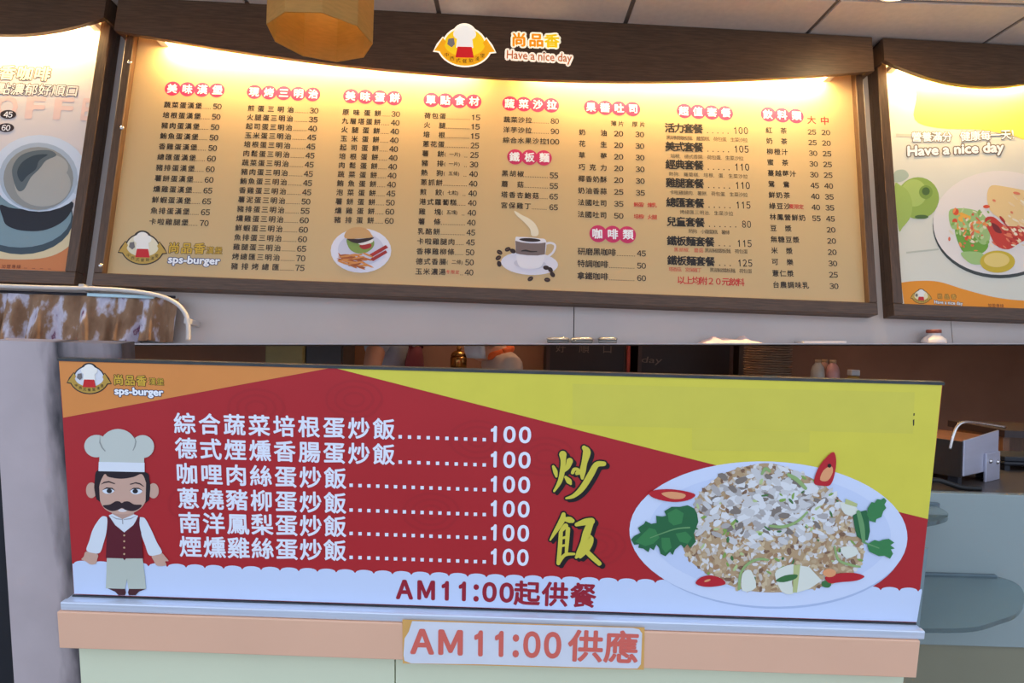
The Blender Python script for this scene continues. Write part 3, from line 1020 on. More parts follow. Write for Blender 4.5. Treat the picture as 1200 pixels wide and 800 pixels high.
for nd in nt_.nodes:
    if nd.type == 'VALTORGB':
        e = nd.color_ramp.elements.new(.66); e.color = (*lin((190, 182, 196)), 1)
        e = nd.color_ramp.elements.new(.69); e.color = (*lin((112, 46, 84)), 1)
        e = nd.color_ramp.elements.new(.72); e.color = (*lin((200, 186, 190)), 1)
mesh_obj('curtain_cloth', v, f, cm, cur, smooth=True)
rod = [CF.px(-60, 339.5, .06), CF.px(205, 348, .06)]
v, f = tube_vf([(rod[0][0], rod[0][1], .06), (rod[1][0], rod[1][1], .06)], .007, 8)
mesh_obj('curtain_rod', v, f, M('dark_rod', (44, 44, 52), .4, .3), cur, smooth=True)
a_, b_ = CF.px(103, 345.3, .075), CF.px(181, 348.3, .075)
v, f = box_vf((0, -.008, .066), (1, .008, .082))
v = [(a_[0] + (b_[0] - a_[0]) * p[0], a_[1] + (b_[1] - a_[1]) * p[0] + p[1], p[2]) for p in v]
mesh_obj('rod_sleeve', v, f, M('pale_cyan_plastic', (190, 222, 232), .3), cur)
PIPE = [(-60, 333), (60, 337), (110, 338), (150, 340.5), (185, 346), (206, 355), (217, 367), (220.5, 381), (220.5, 398.5)]
pp = [CF.px(x, y, .11) for x, y in PIPE]
pp = spline(pp, 6, False)
v, f = tube_vf([(p[0], p[1], .11) for p in pp], .011, 10)
pf_ = thing('wall_conduit', 'white plastic conduit bending down beside the valance curtain', 'pipe', CF)
mesh_obj('conduit', v, f, M('white_plastic', (206, 200, 196), .4), pf_, smooth=True)
for x, y in ((96, 336), (219.5, 376)):
    c = CF.px(x, y, .11)
    v, f = box_vf((c[0] - .014, c[1] - .014, 0), (c[0] + .014, c[1] + .014, .118))
    mesh_obj('clip', v, f, M('white_plastic'), pf_, bevel=.003)


# --- small things standing on the wall ledge
def ledge_frame(x, n=0.06):
    u = WB.px(x, 400, n)[0]
    return ortho(WB.w(u, wv(u) + .0015 - .1517 * n, n), WB.U + .0356 * np.array([0, 0, 1]), (0, 0, 1))


def upright(v):                                  # lathe z -> frame v
    return [(p[0], p[2], -p[1]) for p in v]


lf = ledge_frame(1094)
t = thing('jar', 'small white jar with a red-brown screw cap on the wall ledge', 'jar', lf)
v, f = lathe_vf([(.058, 0), (.06, .008), (.056, .022), (.036, .038), (.032, .042), (.032, .056)], 24)
mesh_obj('jar_body', upright(v), f, M('white_ceramic', (226, 214, 210), .35), t, smooth=True)
v, f = lathe_vf([(.036, .055), (.036, .07), (.033, .073)], 24)
mesh_obj('jar_cap', upright(v), f, M('red_brown_cap', (140, 70, 52), .45), t, smooth=True)
foil = M('silver_foil', (204, 200, 192), .25, .85, var=.2, scale=60, bump=.6)
glass = M('clear_glass', (235, 240, 240), .08, trans=.9, var=0)
for i, x in enumerate((654, 682, 712)):
    lf = ledge_frame(x)
    t = thing('glass_jar', ['squat silver-lidded glass jar at the far end from the smallest one', 'squat silver-lidded glass jar in the middle of a row of three', 'smallest silver-lidded glass jar at the end of a row'][i], 'jar', lf, group='silver-lidded jars on the wall ledge')
    w = .058 if i < 2 else .05
    v, f = lathe_vf([(w * .92, 0), (w, .004), (w, .02)], 24)
    mesh_obj('jar_body', upright(v), f, glass, t, smooth=True)
    v, f = lathe_vf([(w * 1.04, .019), (w * 1.06, .026), (w * .9, .031)], 24)
    mesh_obj('lid', upright(v), f, foil, t, smooth=True)
lf = ledge_frame(856)
uu = []
prof = [(-.165, 0), (-.15, .012), (-.12, .02), (-.1, .036), (-.075, .04), (-.05, .028), (-.01, .022), (.03, .026), (.06, .034), (.08, .03), (.1, .016), (.14, .01), (.165, 0)]
v, f = [], []
pp = spline([(a, b) for a, b in prof], 4, False)
for j in range(7):
    k = math.sin(math.pi * j / 6)
    for a, b in pp:
        v.append((a, max(b, 0) * k * (1 + .25 * math.sin(a * 60 + j)), .05 - .1 * j / 6))
m = len(pp)
for j in range(6):
    for i in range(m - 1):
        f.append((j * m + i, j * m + i + 1, (j + 1) * m + i + 1, (j + 1) * m + i))
f.append(tuple(j * m for j in range(7))[::-1] if False else (0, m, m + 1, 1))
tag(mesh_obj('folded_cloth', v, f, M('pale_pink_cloth', (232, 204, 198), .85, bump=.3), None, True, lf),
    'crumpled pale pink cloth lying on the wall ledge', 'cloth')
lf = ledge_frame(961)
t = thing('tray', 'shallow white tray on the wall ledge beside the pink cloth', 'tray', lf)
box('tray_base', (-.115, 0, -.05), (.115, .004, .05), M('white_tray', (226, 214, 208), .5), t, bevel=.001)
for a, b in (((-.115, .004, .045), (.115, .011, .05)), ((-.115, .004, -.05), (.115, .011, -.045)), ((-.115, .004, -.045), (-.11, .011, .045)), ((.11, .004, -.045), (.115, .011, .045))):
    box('tray_rim', a, b, M('white_tray'), t)

# ================================================================ THE SIGN COUNTER
SB = SIGN.sub(0, -0.2964, 0)                      # lower edge of the printed sign
sg = thing('sign_board', 'big red and yellow fried rice sign board standing on the counter', 'sign', SB)
HW = 1.0477
HH = 0.5927
red_p = M('sign_red_print', (178, 34, 40), .45, var=.03, scale=5)
sg_t = sg
sg = box('sign_panel', (-HW, 0, -.012), (HW, HH, 0), red_p, sg_t)
box('top_trim', (-HW - .003, HH, -.016), (HW + .003, HH + .007, .002), M('dark_trim', (66, 70, 72), .4, .4, var=.3, scale=30, stretch=(1, 8, 8)), sg_t)
box('side_trim', (HW, -.05, -.016), (HW + .009, .19, -.001), M('grey_green_acrylic', (120, 136, 140), .2), sg_t)
SL = 0.0004
P_('orange_print', M('sign_orange_print', (222, 140, 68), .45, var=.02), sg, SB, SL, [[(69, 423), (386, 431.3), (74, 489.3)]])
P_('yellow_print', M('sign_yellow_print', (220, 208, 72), .45, var=.02), sg, SB, SL, [[(395, 431.7), (1104, 451), (1087.5, 608), (1057, 600.5)]])
P_('cover_patch', M('sign_patch_print', (214, 203, 76), .5, var=.02), sg, SB, 1.6 * SL,
   [[(671, 449.5), (1072, 459.5), (1070, 508), (671, 498)], [(811, 502), (949, 505.5), (948, 530), (811, 527)]])
P_('patch_mark', black_ink, sg, SB, 2 * SL, [[(1070.5, 484), (1072, 484), (1071.6, 487), (1070.3, 487)], [(1069.8, 492), (1071.5, 491), (1071.3, 498), (1070, 499)]])
# swirl relief print on the red
sw = Ink('swirl_print', M('sign_swirl_print', (171, 33, 39), .45, var=0), sg, SB, SL)
for cx, cy in ((415, 468), (560, 515), (300, 478), (505, 600), (640, 535), (230, 590), (700, 640)):
    for r in (8, 15, 22):
        quads_of_stroke(sw, [(cx + r * 1.5 * math.cos(a), cy + r * math.sin(a), 3) for a in [2.6 * math.pi * k / 9 for k in range(9)]])
tag(sw.build(), kind='stuff')
# white foot with scallops
edge = []
xs = np.arange(86, 1082, 2.0)
for x in xs:
    yb = 658.2 + (x - 86) * (690.5 - 658.2) / 992
    ph = ((x - 86) % 22) / 22
    edge.append((x, yb + 2.4 - 4.2 * math.sqrt(max(0, 1 - (2 * ph - 1) ** 2))))
P_('white_foot_print', M('sign_white_print', (206, 219, 244), .4, var=0), sg, SB, SL, [[(84.8, 660)] + edge + [(1080.5, 692), (1074.4, 728.6), (87, 695.6)]])

# menu rows on the sign
RES[0] = 6
ROWS = [('綜合蔬菜培根蛋炒飯', 205.5, 496.2, 461, 503.4, 10), ('德式煙燻香腸蛋炒飯', 207, 525.3, 461, 533, 10),
        ('咖哩肉絲蛋炒飯', 208, 555, 404, 561, 16), ('蔥燒豬柳蛋炒飯', 209.5, 584, 404, 590, 16),
        ('南洋鳳梨蛋炒飯', 211, 612.5, 404, 617.4, 16), ('煙燻雞絲蛋炒飯', 212, 640.5, 404, 645.4, 16)]
PRY = [508.7, 538.3, 567.2, 595.8, 624, 652.3]
for (txt, x0, y0, x1, y1, nd), py in zip(ROWS, PRY):
    ti = Ink('dish_line', M('sign_white_ink', (236, 238, 248), .45, var=0), sg, SB, 2 * SL)
    cjk(ti, txt, (x0, y0), (x1, y1), 22.6, .022, k=8)
    lat(ti, '100', (576, py - .4), (621.5 - (py - 508) * .02, py + .9), 17.2, .04, k=8, track=.2)
    xa = 469 if nd == 10 else 411.5
    for k in range(nd):
        x = xa + (567.5 - xa) * k / (nd - 1)
        y = (y1 + 8.2 if nd == 10 else y1 + 7.4) + (x - xa) * .034
        ti.poly([(x - 2, y - 2), (x + 2, y - 2), (x + 2, y + 2), (x - 2, y + 2)])
    ti.build()
ti = Ink('serving_time_lettering', M('sign_dark_red_ink', (158, 30, 48), .45, var=0), sg, SB, 2 * SL)
lat(ti, 'AM11:00', (465, 690.3), (601, 694.4), 20.5, .045, k=8, track=.17)
ti.build()
ti = Ink('serving_time_lettering', M('sign_dark_red_ink'), sg, SB, 2 * SL)
cjk(ti, '起供餐', (604.5, 695), (696.5, 698.5), 26, .028, k=8)
ti.build()

# brush lettering
BR = [[(92, 182, 16), (104, 212, 26), (110, 240, 14)], [(148, 112, 44), (150, 150, 30), (146, 205, 30), (130, 270, 26), (97, 326, 13)],
      [(188, 150, 38), (176, 185, 28), (152, 212, 14)], [(164, 244, 16), (184, 268, 32), (194, 284, 14)],
      [(272, 72, 26), (288, 98, 46), (274, 160, 34), (264, 212, 36), (262, 250, 18)], [(205, 218, 20), (216, 198, 20), (240, 204, 18), (226, 226, 14), (270, 215, 12)],
      [(388, 166, 28), (345, 172, 34), (312, 228, 38), (262, 308, 34), (212, 354, 24), (168, 368, 12)],
      [(152, 462, 24), (142, 500, 34), (106, 560, 24), (74, 612, 10)], [(150, 490, 18), (186, 494, 36), (204, 500, 26)],
      [(165, 530, 30), (150, 545, 26), (138, 560, 20)], [(136, 568, 24), (131, 650, 25), (122, 748, 24)], [(178, 548, 26), (173, 620, 24), (168, 690, 18)],
      [(136, 604, 14), (172, 594, 16)], [(136, 648, 14), (168, 642, 14)], [(124, 745, 20), (160, 700, 20), (215, 694, 14)],
      [(228, 522, 22), (278, 507, 38), (316, 502, 40)], [(312, 508, 36), (288, 570, 46), (272, 630, 44), (244, 690, 36), (226, 714, 16)],
      [(280, 600, 20), (308, 604, 40), (292, 660, 36), (250, 712, 18)], [(268, 660, 26), (312, 704, 30), (362, 750, 26)]]
CONV = [[(630 + x / 5, 510 + y / 5, w / 5) for x, y, w in s] for s in BR]
for grp in (CONV[:7], CONV[7:]):
  dk = Ink('brush_lettering_shadow', M('sign_black_ink', (26, 20, 24), .45, var=0), sg, SB, 2 * SL)
  yl = Ink('brush_lettering', M('sign_yellow_ink', (214, 200, 70), .45, var=0), sg, SB, 4.4 * SL)
  for j, s in enumerate(grp):
    quads_of_stroke(dk, s, 3.6, 0, 0, j * 4e-5)
    quads_of_stroke(dk, s, 2.0, 3.4, 2.6, j * 4e-5 + 2e-5)
    quads_of_stroke(yl, s, 0, 0, 0, j * 2e-5)
  dk.build(); yl.build()

# shop logo
emblem(sg, SB, 2 * SL, 104.5, 445.5, 50, .02, IM((190, 150, 62)), IM((222, 222, 226)), IM((44, 40, 40)))
outlined('尚品香', 'c', (133.5, 445), (171, 446.5), 11, SB, sg, 2 * SL, gold, IM((60, 48, 24)), .08, .03)
outlined('漢堡', 'c', (175, 446.8), (191.5, 447.6), 7.6, SB, sg, 2 * SL, gold, IM((60, 48, 24)), .06, .01)
outlined('sps-burger', 'l', (134.5, 457.6), (191, 459.6), 8, SB, sg, 2 * SL, white_ink, IM((34, 44, 84)), .11, .045)

# cartoon cook
Z = lambda pts: [(70 + x / 3.48, 480 + y / 3.48) for x, y in pts]


def cook(name, rgb, layer, *polys):
    P_(name, IM(rgb), sg, SB, (2 + layer) * SL, [Z(p) for p in polys])


SK = (206, 166, 146)
HATC = (200, 204, 194)
cook('cook_ear', SK, 1, ell(129, 328, 22, 32), ell(382, 330, 22, 31))
cook('cook_hair', (34, 20, 28), 1.5, spline([(152, 248), (200, 240), (345, 252), (366, 290), (368, 335), (352, 378), (256, 390), (162, 374), (142, 330), (143, 285)], 4))
cook('cook_face', SK, 2, spline([(160, 330), (164, 300), (176, 272), (186, 262), (200, 274), (250, 281), (300, 274), (334, 262), (350, 292), (357, 330), (350, 372), (330, 402), (298, 420), (256, 426), (214, 420), (182, 402), (165, 372)], 4))
cook('cook_sideburn', (34, 20, 28), 2.3, [(142, 300), (160, 300), (164, 372), (150, 366)], [(352, 300), (369, 300), (364, 368), (350, 376)])
cook('cook_eye_white', (226, 232, 240), 2.6, spline([(174, 330), (190, 320), (212, 322), (222, 332), (206, 341), (186, 341)], 4), spline([(288, 332), (300, 322), (322, 322), (336, 332), (322, 343), (300, 343)], 4))
cook('cook_eye', (36, 32, 38), 3, ell(202, 331, 11, 9), ell(308, 332, 11, 9), [(172, 328), (190, 316), (214, 318), (226, 330), (212, 323), (190, 322)], [(284, 330), (300, 318), (322, 318), (340, 330), (322, 323), (300, 323)])
cook('cook_brow', (50, 34, 38), 3, [(166, 305), (180, 294), (200, 290), (226, 300), (224, 303), (200, 296), (182, 299)], [(286, 302), (310, 295), (328, 299), (344, 312), (340, 313), (326, 304), (308, 300), (288, 306)])
cook('cook_mouth', (226, 216, 214), 2.6, ell(256, 410, 18, 7))
cook('cook_mustache', (44, 26, 34), 3, spline([(176, 390), (204, 386), (228, 373), (244, 374), (253, 380), (264, 374), (282, 374), (304, 386), (334, 388), (322, 404), (296, 413), (268, 408), (253, 400), (240, 407), (214, 413), (190, 404)], 4))
cook('cook_neck', (190, 152, 136), 1.8, [(212, 412), (304, 412), (300, 446), (214, 446)])
cook('cook_hat', HATC, 3.2, ell(150, 148, 50, 46), ell(338, 150, 47, 47), ell(238, 142, 72, 64, 36), [(164, 150), (345, 150), (344, 220), (161, 216)])
cook('cook_hat_fold', (150, 152, 146), 3.8, [(164, 104), (166, 132), (176, 154), (188, 168), (184, 170), (171, 156), (161, 134)], [(304, 106), (308, 130), (304, 148), (297, 166), (300, 167), (309, 150), (313, 130)])
cook('cook_hat_band', (228, 232, 238), 3.8, [(159, 212), (346, 216), (346, 254), (158, 250)])
WHT = (222, 228, 234)
cook('cook_sleeve', WHT, 2, spline([(166, 440), (184, 434), (194, 446), (190, 500), (178, 545), (164, 582), (136, 584), (109, 572), (120, 535), (136, 485)], 4), spline([(324, 446), (334, 438), (350, 446), (376, 495), (396, 540), (417, 580), (394, 592), (364, 592), (348, 550), (332, 505)], 4))
cook('cook_shirt', WHT, 2.2, [(200, 430), (214, 424), (256, 446), (302, 426), (320, 432), (300, 475), (263, 502), (224, 475)])
cook('cook_collar_line', (160, 160, 166), 2.6, [(204, 430), (232, 442), (258, 446), (259, 466), (255, 466), (254, 449), (230, 446)], [(316, 430), (290, 441), (260, 446), (262, 449), (290, 446)])
cook('cook_vest', (92, 16, 34), 3, [(196, 436), (206, 440), (226, 470), (263, 500), (300, 470), (318, 440), (327, 437), (324, 470), (332, 500), (340, 606), (270, 606), (264, 614), (258, 606), (188, 604), (192, 500), (196, 470)])
cook('cook_button', (206, 168, 130), 3.5, *[ell(263, y, 4, 4, 10) for y in (512, 536, 562, 588)])
cook('cook_hand', SK, 1.6, spline([(108, 578), (154, 588), (152, 612), (146, 628), (124, 630), (106, 618), (88, 610), (98, 598)], 4), spline([(376, 594), (414, 584), (430, 598), (444, 616), (430, 618), (434, 634), (398, 636), (384, 616)], 4))
cook('cook_trousers', (192, 198, 184), 2.6, [(192, 604), (338, 606), (346, 670), (352, 730), (280, 730), (274, 690), (266, 730), (188, 728), (190, 670)])
cook('cook_shoe', (74, 26, 30), 2.8, [(196, 728), (266, 730), (270, 745), (266, 756), (240, 756), (226, 742)], [(282, 730), (352, 730), (322, 742), (310, 756), (282, 756), (278, 745)])

# fried rice plate picture
P_('plate_picture_shadow', IM((176, 192, 222)), sg, SB, 2 * SL, [ell(902, 631, 158, 82, 64, .035)])
P_('plate_picture', IM((212, 222, 244)), sg, SB, 2.6 * SL, [ell(900.5, 625.5, 163, 85, 64, .035)])
P_('plate_picture_well', IM((202, 214, 240)), sg, SB, 3 * SL, [ell(902, 624, 142, 70, 64, .03)])
mound = spline([(812, 600), (820, 578), (846, 556), (880, 545), (905, 543), (932, 552), (962, 566), (984, 585), (1004, 606), (1012, 640), (1008, 662), (984, 680), (950, 690), (905, 694), (868, 690), (840, 678), (812, 660), (800, 640), (802, 620)], 4)
P_('rice_picture_base', IM((186, 156, 118)), sg, SB, 3.4 * SL, [mound])


def inside(p, poly):
    x, y = p
    c = False
    for i in range(len(poly)):
        a, b = poly[i], poly[i - 1]
        if (a[1] > y) != (b[1] > y) and x < (b[0] - a[0]) * (y - a[1]) / (b[1] - a[1]) + a[0]:
            c = not c
    return c


def blob(x, y, rx, ry, a, k=7):
    return [(q[0] + R_.uniform(-.25, .25) * min(rx, ry), q[1] + R_.uniform(-.25, .25) * min(rx, ry)) for q in ell(x, y, rx, ry, k, a)]


RC = {'rice_picture_grains': [(206, 196, 184), (226, 222, 218), (196, 170, 134), (170, 134, 98), (132, 100, 76), (212, 190, 152)],
      'meat_picture_strips': [(208, 206, 204), (226, 226, 226), (180, 174, 170), (132, 120, 110)],
      'scallion_picture_bits': [(136, 168, 80), (70, 116, 62), (188, 204, 140)]}
base_n = 3.6 * SL
order = 0
inks = {}
for nm, cols in RC.items():
    for c in cols:
        inks[(nm, c)] = Ink(nm, IM(c), sg, SB, base_n)


def drop(nm, c, poly):
    global order
    order += 1
    inks[(nm, c)].poly(poly, order * 6e-7)


for k in range(1700):
    x, y = R_.uniform(798, 1014), R_.uniform(545, 694)
    if not inside((x, y), mound): continue
    top = (y - 545) / 150
    nm = 'rice_picture_grains'
    c = R_.choice(RC[nm][:2] + RC[nm] + ([RC[nm][2], RC[nm][5], RC[nm][3]] if top > .45 else [RC[nm][0]]))
    drop(nm, c, blob(x, y, R_.uniform(2.2, 5), R_.uniform(1.5, 3), R_.uniform(0, 3.14), 6))
for k in range(330):
    x, y = R_.gauss(905, 42), R_.gauss(592, 22)
    if not inside((x, y), mound) or y > 640: continue
    nm = 'meat_picture_strips'
    c = R_.choice([RC[nm][0], RC[nm][1], RC[nm][0], RC[nm][1], RC[nm][2], RC[nm][3]])
    drop(nm, c, blob(x, y, R_.uniform(4, 9), R_.uniform(2.4, 4.6), R_.uniform(-.9, .9), 8))
for k in range(70):
    x, y = R_.uniform(810, 1010), R_.uniform(555, 690)
    if not inside((x, y), mound): continue
    nm = 'scallion_picture_bits'
    drop(nm, R_.choice(RC[nm]), blob(x, y, R_.uniform(1.5, 5), R_.uniform(1, 2), R_.uniform(0, 3.1), 7))
for q in inks.values():
    tag(q.build(), kind='stuff')
tp = base_n + 0.0015
# cabbage, scallion rings, chilli, coriander
P_('cabbage_picture', IM((226, 228, 214)), sg, SB, tp, [spline([(908, 672), (918, 664), (932, 662), (928, 682), (930, 695), (916, 693)], 3), [(936, 662), (948, 664), (963, 680), (948, 690), (934, 694)], spline([(985, 642), (1000, 640), (1006, 648), (992, 654)], 3), spline([(985, 588), (1003, 594), (1006, 604), (990, 602)], 3), spline([(870, 672), (880, 668), (886, 688), (870, 692)], 3)])
P_('cabbage_picture_vein', IM((190, 196, 132)), sg, SB, tp + SL / 2, [[(930, 662), (938, 661), (934, 694), (929, 694)], [(991, 584), (1005, 590), (1004, 594), (990, 590)]])
for s in ([(866, 690, 3), (868, 672, 3), (877, 660, 3), (890, 655, 3), (900, 656, 2.4)], [(903, 616, 3), (918, 617, 3.6), (934, 611, 3), (946, 600, 2.4)], [(924, 556, 4), (934, 562, 5), (944, 572, 4)], [(978, 640, 2), (983, 656, 3), (998, 662, 3), (1008, 664, 2)], [(893, 555, 3), (897, 549, 4), (902, 552, 3)]):
    so = Ink('scallion_picture', IM((150, 178, 112)), sg, SB, tp + SL)
    quads_of_stroke(so, s)
    so.build()
P_('scallion_picture_dark', IM((62, 116, 62)), sg, SB, tp + SL, [spline([(909, 680), (920, 674), (934, 673), (932, 678), (918, 682)], 3), spline([(964, 681), (974, 681), (972, 688), (964, 687)], 3)])
CH = (190, 30, 42)
P_('chilli_picture', IM(CH), sg, SB, tp + 1.5 * SL, [spline([(760, 578), (768, 574), (786, 573), (806, 576), (815, 580), (806, 586), (788, 588), (768, 584)], 4),
   spline([(954, 566), (958, 550), (968, 536), (977, 529.5), (980, 540), (978, 556), (973, 568), (964, 569)], 4),
   spline([(815, 683), (822, 676), (834, 674), (846, 678), (850, 684), (838, 687), (824, 687)], 4),
   spline([(967, 676), (980, 672), (1000, 671), (1013, 675), (1004, 680), (984, 682), (972, 683)], 4)])
P_('chilli_picture_flesh', IM((232, 160, 110)), sg, SB, tp + 2 * SL, [spline([(775, 578), (788, 576), (803, 579), (800, 584), (786, 584)], 3), spline([(961, 562), (965, 551), (974, 546), (976, 553), (970, 563)], 3), ell(829, 680, 4, 1.3, 10, -.3), ell(972, 671, 8, 5, 12)])
P_('chilli_picture_seed', black_ink, sg, SB, tp + 2.4 * SL, [ell(972, 545.5, 2.3, 2.4, 12)])


ZL = lambda pts: [(730 + x / 4.21, 530 + y / 4.21) for x, y in pts]
ZR = lambda pts: [(900 + x / 4, 520 + y / 4) for x, y in pts]
P_('coriander_picture', IM((40, 104, 62)), sg, SB, tp + 1.5 * SL,
   [ZL([(40, 430), (56, 412), (86, 396), (74, 372), (104, 352), (112, 338), (140, 352), (166, 348), (164, 312), (194, 316), (214, 312), (204, 290), (240, 268), (280, 268), (320, 260), (352, 276), (366, 302), (372, 342), (362, 370), (350, 400), (360, 440), (332, 472), (318, 452), (302, 472), (286, 454), (256, 480), (246, 506), (232, 490), (210, 512), (186, 500), (178, 470), (165, 455), (152, 482), (134, 470), (126, 492), (100, 474), (76, 470), (80, 452), (56, 456)]),
    ZR([(398, 334), (430, 318), (462, 310), (474, 360), (478, 410), (468, 452), (440, 448), (416, 432), (404, 380)])])
P_('coriander_picture', IM((58, 130, 74)), sg, SB, tp + 2 * SL,
   [ZL([(60, 440), (100, 400), (130, 372), (160, 380), (180, 420), (150, 450), (110, 462)]), ZL([(220, 300), (262, 276), (300, 300), (290, 350), (250, 360), (226, 340)]), ZL([(260, 400), (310, 390), (340, 420), (320, 450), (280, 440)]), ZL([(190, 420), (230, 420), (240, 470), (210, 496), (192, 470)]),
    ZR([(468, 300), (486, 272), (500, 276), (512, 258), (530, 262), (544, 252), (556, 266), (546, 284), (554, 300), (540, 316), (532, 342), (508, 352), (504, 368), (476, 360), (464, 330)]),
    ZR([(464, 470), (500, 450), (520, 456), (542, 448), (566, 444), (592, 462), (574, 474), (594, 490), (576, 494), (586, 514), (572, 538), (546, 524), (520, 526), (500, 516), (474, 504)])])
cs = Ink('coriander_picture_stalk', IM((106, 156, 100)), sg, SB, tp + 2.5 * SL)
for s in ([(808, 618, 2), (790, 620, 1.6), (762, 630, 1)], [(1012, 634, 4), (1010, 616, 6), (1006, 600, 5)], [(1014, 636, 2), (1030, 642, 1.2)]):
    quads_of_stroke(cs, s)
cs.build()

# --- aluminium channel, peach fascia and cabinet front below the sign
SBm = SB
ct = thing('counter', 'pale green counter with a peach fascia board under the sign', 'counter', SIGN.sub(0, -1.1, 0))
CTF = SIGN.sub(0, -1.1, 0)
q = lambda x, y, n: CTF.px(x, y, n)
alu = M('brushed_aluminium', (214, 222, 236), .35, .35, var=.08, scale=4, stretch=(1, 40, 40))
ca = thing('sign_channel', 'aluminium channel holding the foot of the fried rice sign', 'channel', SB)
y0 = SB.px(79, 711, .02)[1]
box('channel_base', (-1.056, -.0225, -.03), (1.0465, -.0045, .018), alu, ca)
box('channel_lip', (-1.056, -.0225, .018), (1.0465, -.0005, .036), alu, ca, bevel=.003)
box('channel_lip', (-1.056, -.0045, -.03), (1.0465, .01, -.018), alu, ca)
box('dark_gap_strip', (-1.05, -.0045, .0), (1.045, -.0008, .004), M('dark_trim'), ca)
peach = M('peach_laminate', (234, 184, 152), .5, var=.03, scale=3)
a_, b_, c_, d_ = q(68, 713, .04), q(1077, 743, .04), q(1074, 796, .04), q(71, 768, .04)
PT = 1.1 - .2964 - .0235
box('fascia_board', (-1.062, c_[1] + .004, -.02), (1.034, PT, .04), peach, ct, bevel=.002)
box('counter_top', (-.91, PT - .03, -.45), (.84, PT, -.02), peach, ct)
greenp = M('pale_green_laminate', (224, 228, 196), .5, var=.02, scale=3)
us = q(463.5, 785, .0)[0]
vtop = c_[1] + .004
box('front_panel', (-1.04, .02, -.02), (us - .0015, vtop, .006), greenp, ct, bevel=.001)
box('front_panel', (us + .0015, .02, -.02), (1.028, vtop, .006), greenp, ct, bevel=.001)
box('counter_body', (-.91, .03, -.43), (.84, vtop, -.02), M('counter_core', (120, 124, 118)), ct)

# --- paper sticker
KF = SIGN.sub(*SIGN.px(613, 784, .0405), .0405)
st = thing('paper_notice', 'white paper notice of orange serving hours on the peach fascia', 'notice', KF)
P_('tape_backing', M('orange_tape', (226, 172, 96), .5), st, KF, .0004, [[(471.5, 725.5), (755.5, 735), (754.5, 784.5), (472, 777)]])
paper_o = P_('paper', M('notice_paper', (222, 224, 232), .5, var=.03), st, KF, .0012,
   [[(483, 727.5), (742, 735.5), (749, 737), (752.5, 742), (751, 778), (747, 783), (735, 783), (560, 778), (482, 777), (474, 774), (472.8, 768), (474, 748), (479, 740)]])
ti = Ink('notice_lettering', M('notice_orange_ink', (222, 106, 92), .5, var=0), paper_o, KF, .0018)
lat(ti, 'AM', (482, 751.2), (541, 753), 27, .04, k=8, track=.1)
ti.build()
ti = Ink('notice_lettering', M('notice_orange_ink'), paper_o, KF, .0018)
lat(ti, '11:00', (557, 753.5), (656.5, 756), 27.5, .04, k=8, track=.16)
ti.build()
ti = Ink('notice_lettering', M('notice_orange_ink'), paper_o, KF, .0018)
cjk(ti, '供應', (669, 757), (745.5, 759.6), 34, .026, k=8)
ti.build()

RES[0] = 2
# --- plaster pier behind the left end of the sign
PF = SIGN.sub(-1.09, -1.12, -.06)
uL, uR = -.172, .155
vT = PF.px(40, 400)[1]
pier_m = M('grey_plaster', (186, 172, 172), .85, var=.06, scale=6, bump=.25)  # plaster colour with an irregular near-black upright band mixed in below
nt = pier_m.node_tree
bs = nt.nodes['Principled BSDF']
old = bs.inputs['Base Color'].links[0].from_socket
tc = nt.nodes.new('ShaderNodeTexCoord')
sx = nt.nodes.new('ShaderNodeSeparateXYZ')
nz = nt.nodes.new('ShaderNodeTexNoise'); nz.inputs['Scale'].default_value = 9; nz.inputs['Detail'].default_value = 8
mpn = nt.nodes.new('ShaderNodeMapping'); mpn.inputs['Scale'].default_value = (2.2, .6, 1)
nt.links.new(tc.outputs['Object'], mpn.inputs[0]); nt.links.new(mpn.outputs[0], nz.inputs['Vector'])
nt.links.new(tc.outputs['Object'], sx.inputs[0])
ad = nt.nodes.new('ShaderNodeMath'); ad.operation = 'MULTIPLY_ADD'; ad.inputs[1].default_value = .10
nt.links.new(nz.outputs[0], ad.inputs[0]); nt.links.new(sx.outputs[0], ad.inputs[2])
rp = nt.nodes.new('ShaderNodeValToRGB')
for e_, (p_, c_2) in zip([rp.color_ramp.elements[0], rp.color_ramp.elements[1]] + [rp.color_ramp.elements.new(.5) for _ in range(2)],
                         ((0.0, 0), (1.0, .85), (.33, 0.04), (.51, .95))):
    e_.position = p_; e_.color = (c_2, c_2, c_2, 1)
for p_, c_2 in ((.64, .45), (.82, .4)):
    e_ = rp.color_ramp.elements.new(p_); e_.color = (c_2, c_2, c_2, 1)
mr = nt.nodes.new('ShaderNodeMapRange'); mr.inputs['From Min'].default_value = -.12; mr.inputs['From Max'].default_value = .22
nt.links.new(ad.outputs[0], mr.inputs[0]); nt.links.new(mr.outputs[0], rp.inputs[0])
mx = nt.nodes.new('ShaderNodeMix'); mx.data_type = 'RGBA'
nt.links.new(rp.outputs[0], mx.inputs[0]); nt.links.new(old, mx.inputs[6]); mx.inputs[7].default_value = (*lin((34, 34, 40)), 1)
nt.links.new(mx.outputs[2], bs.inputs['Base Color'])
pier = prism('wall_pier', [(uL - .018, 0), (uR, 0), (uR, vT), (uL, vT)], -.05, 0, pier_m, None, PF)
tag(pier, 'dark-banded grey plaster pier at the left end of the sign', None, None, 'structure')
PD = SIGN.sub(-1.33, -1.12, -.1)
tag(box('door_post', (-.09, 0, -.1), (.058, vT - .04, 0), M('near_black_paint', (22, 24, 32), .5), None, 0, PD), 'dark door post beyond the plaster pier', 'post')

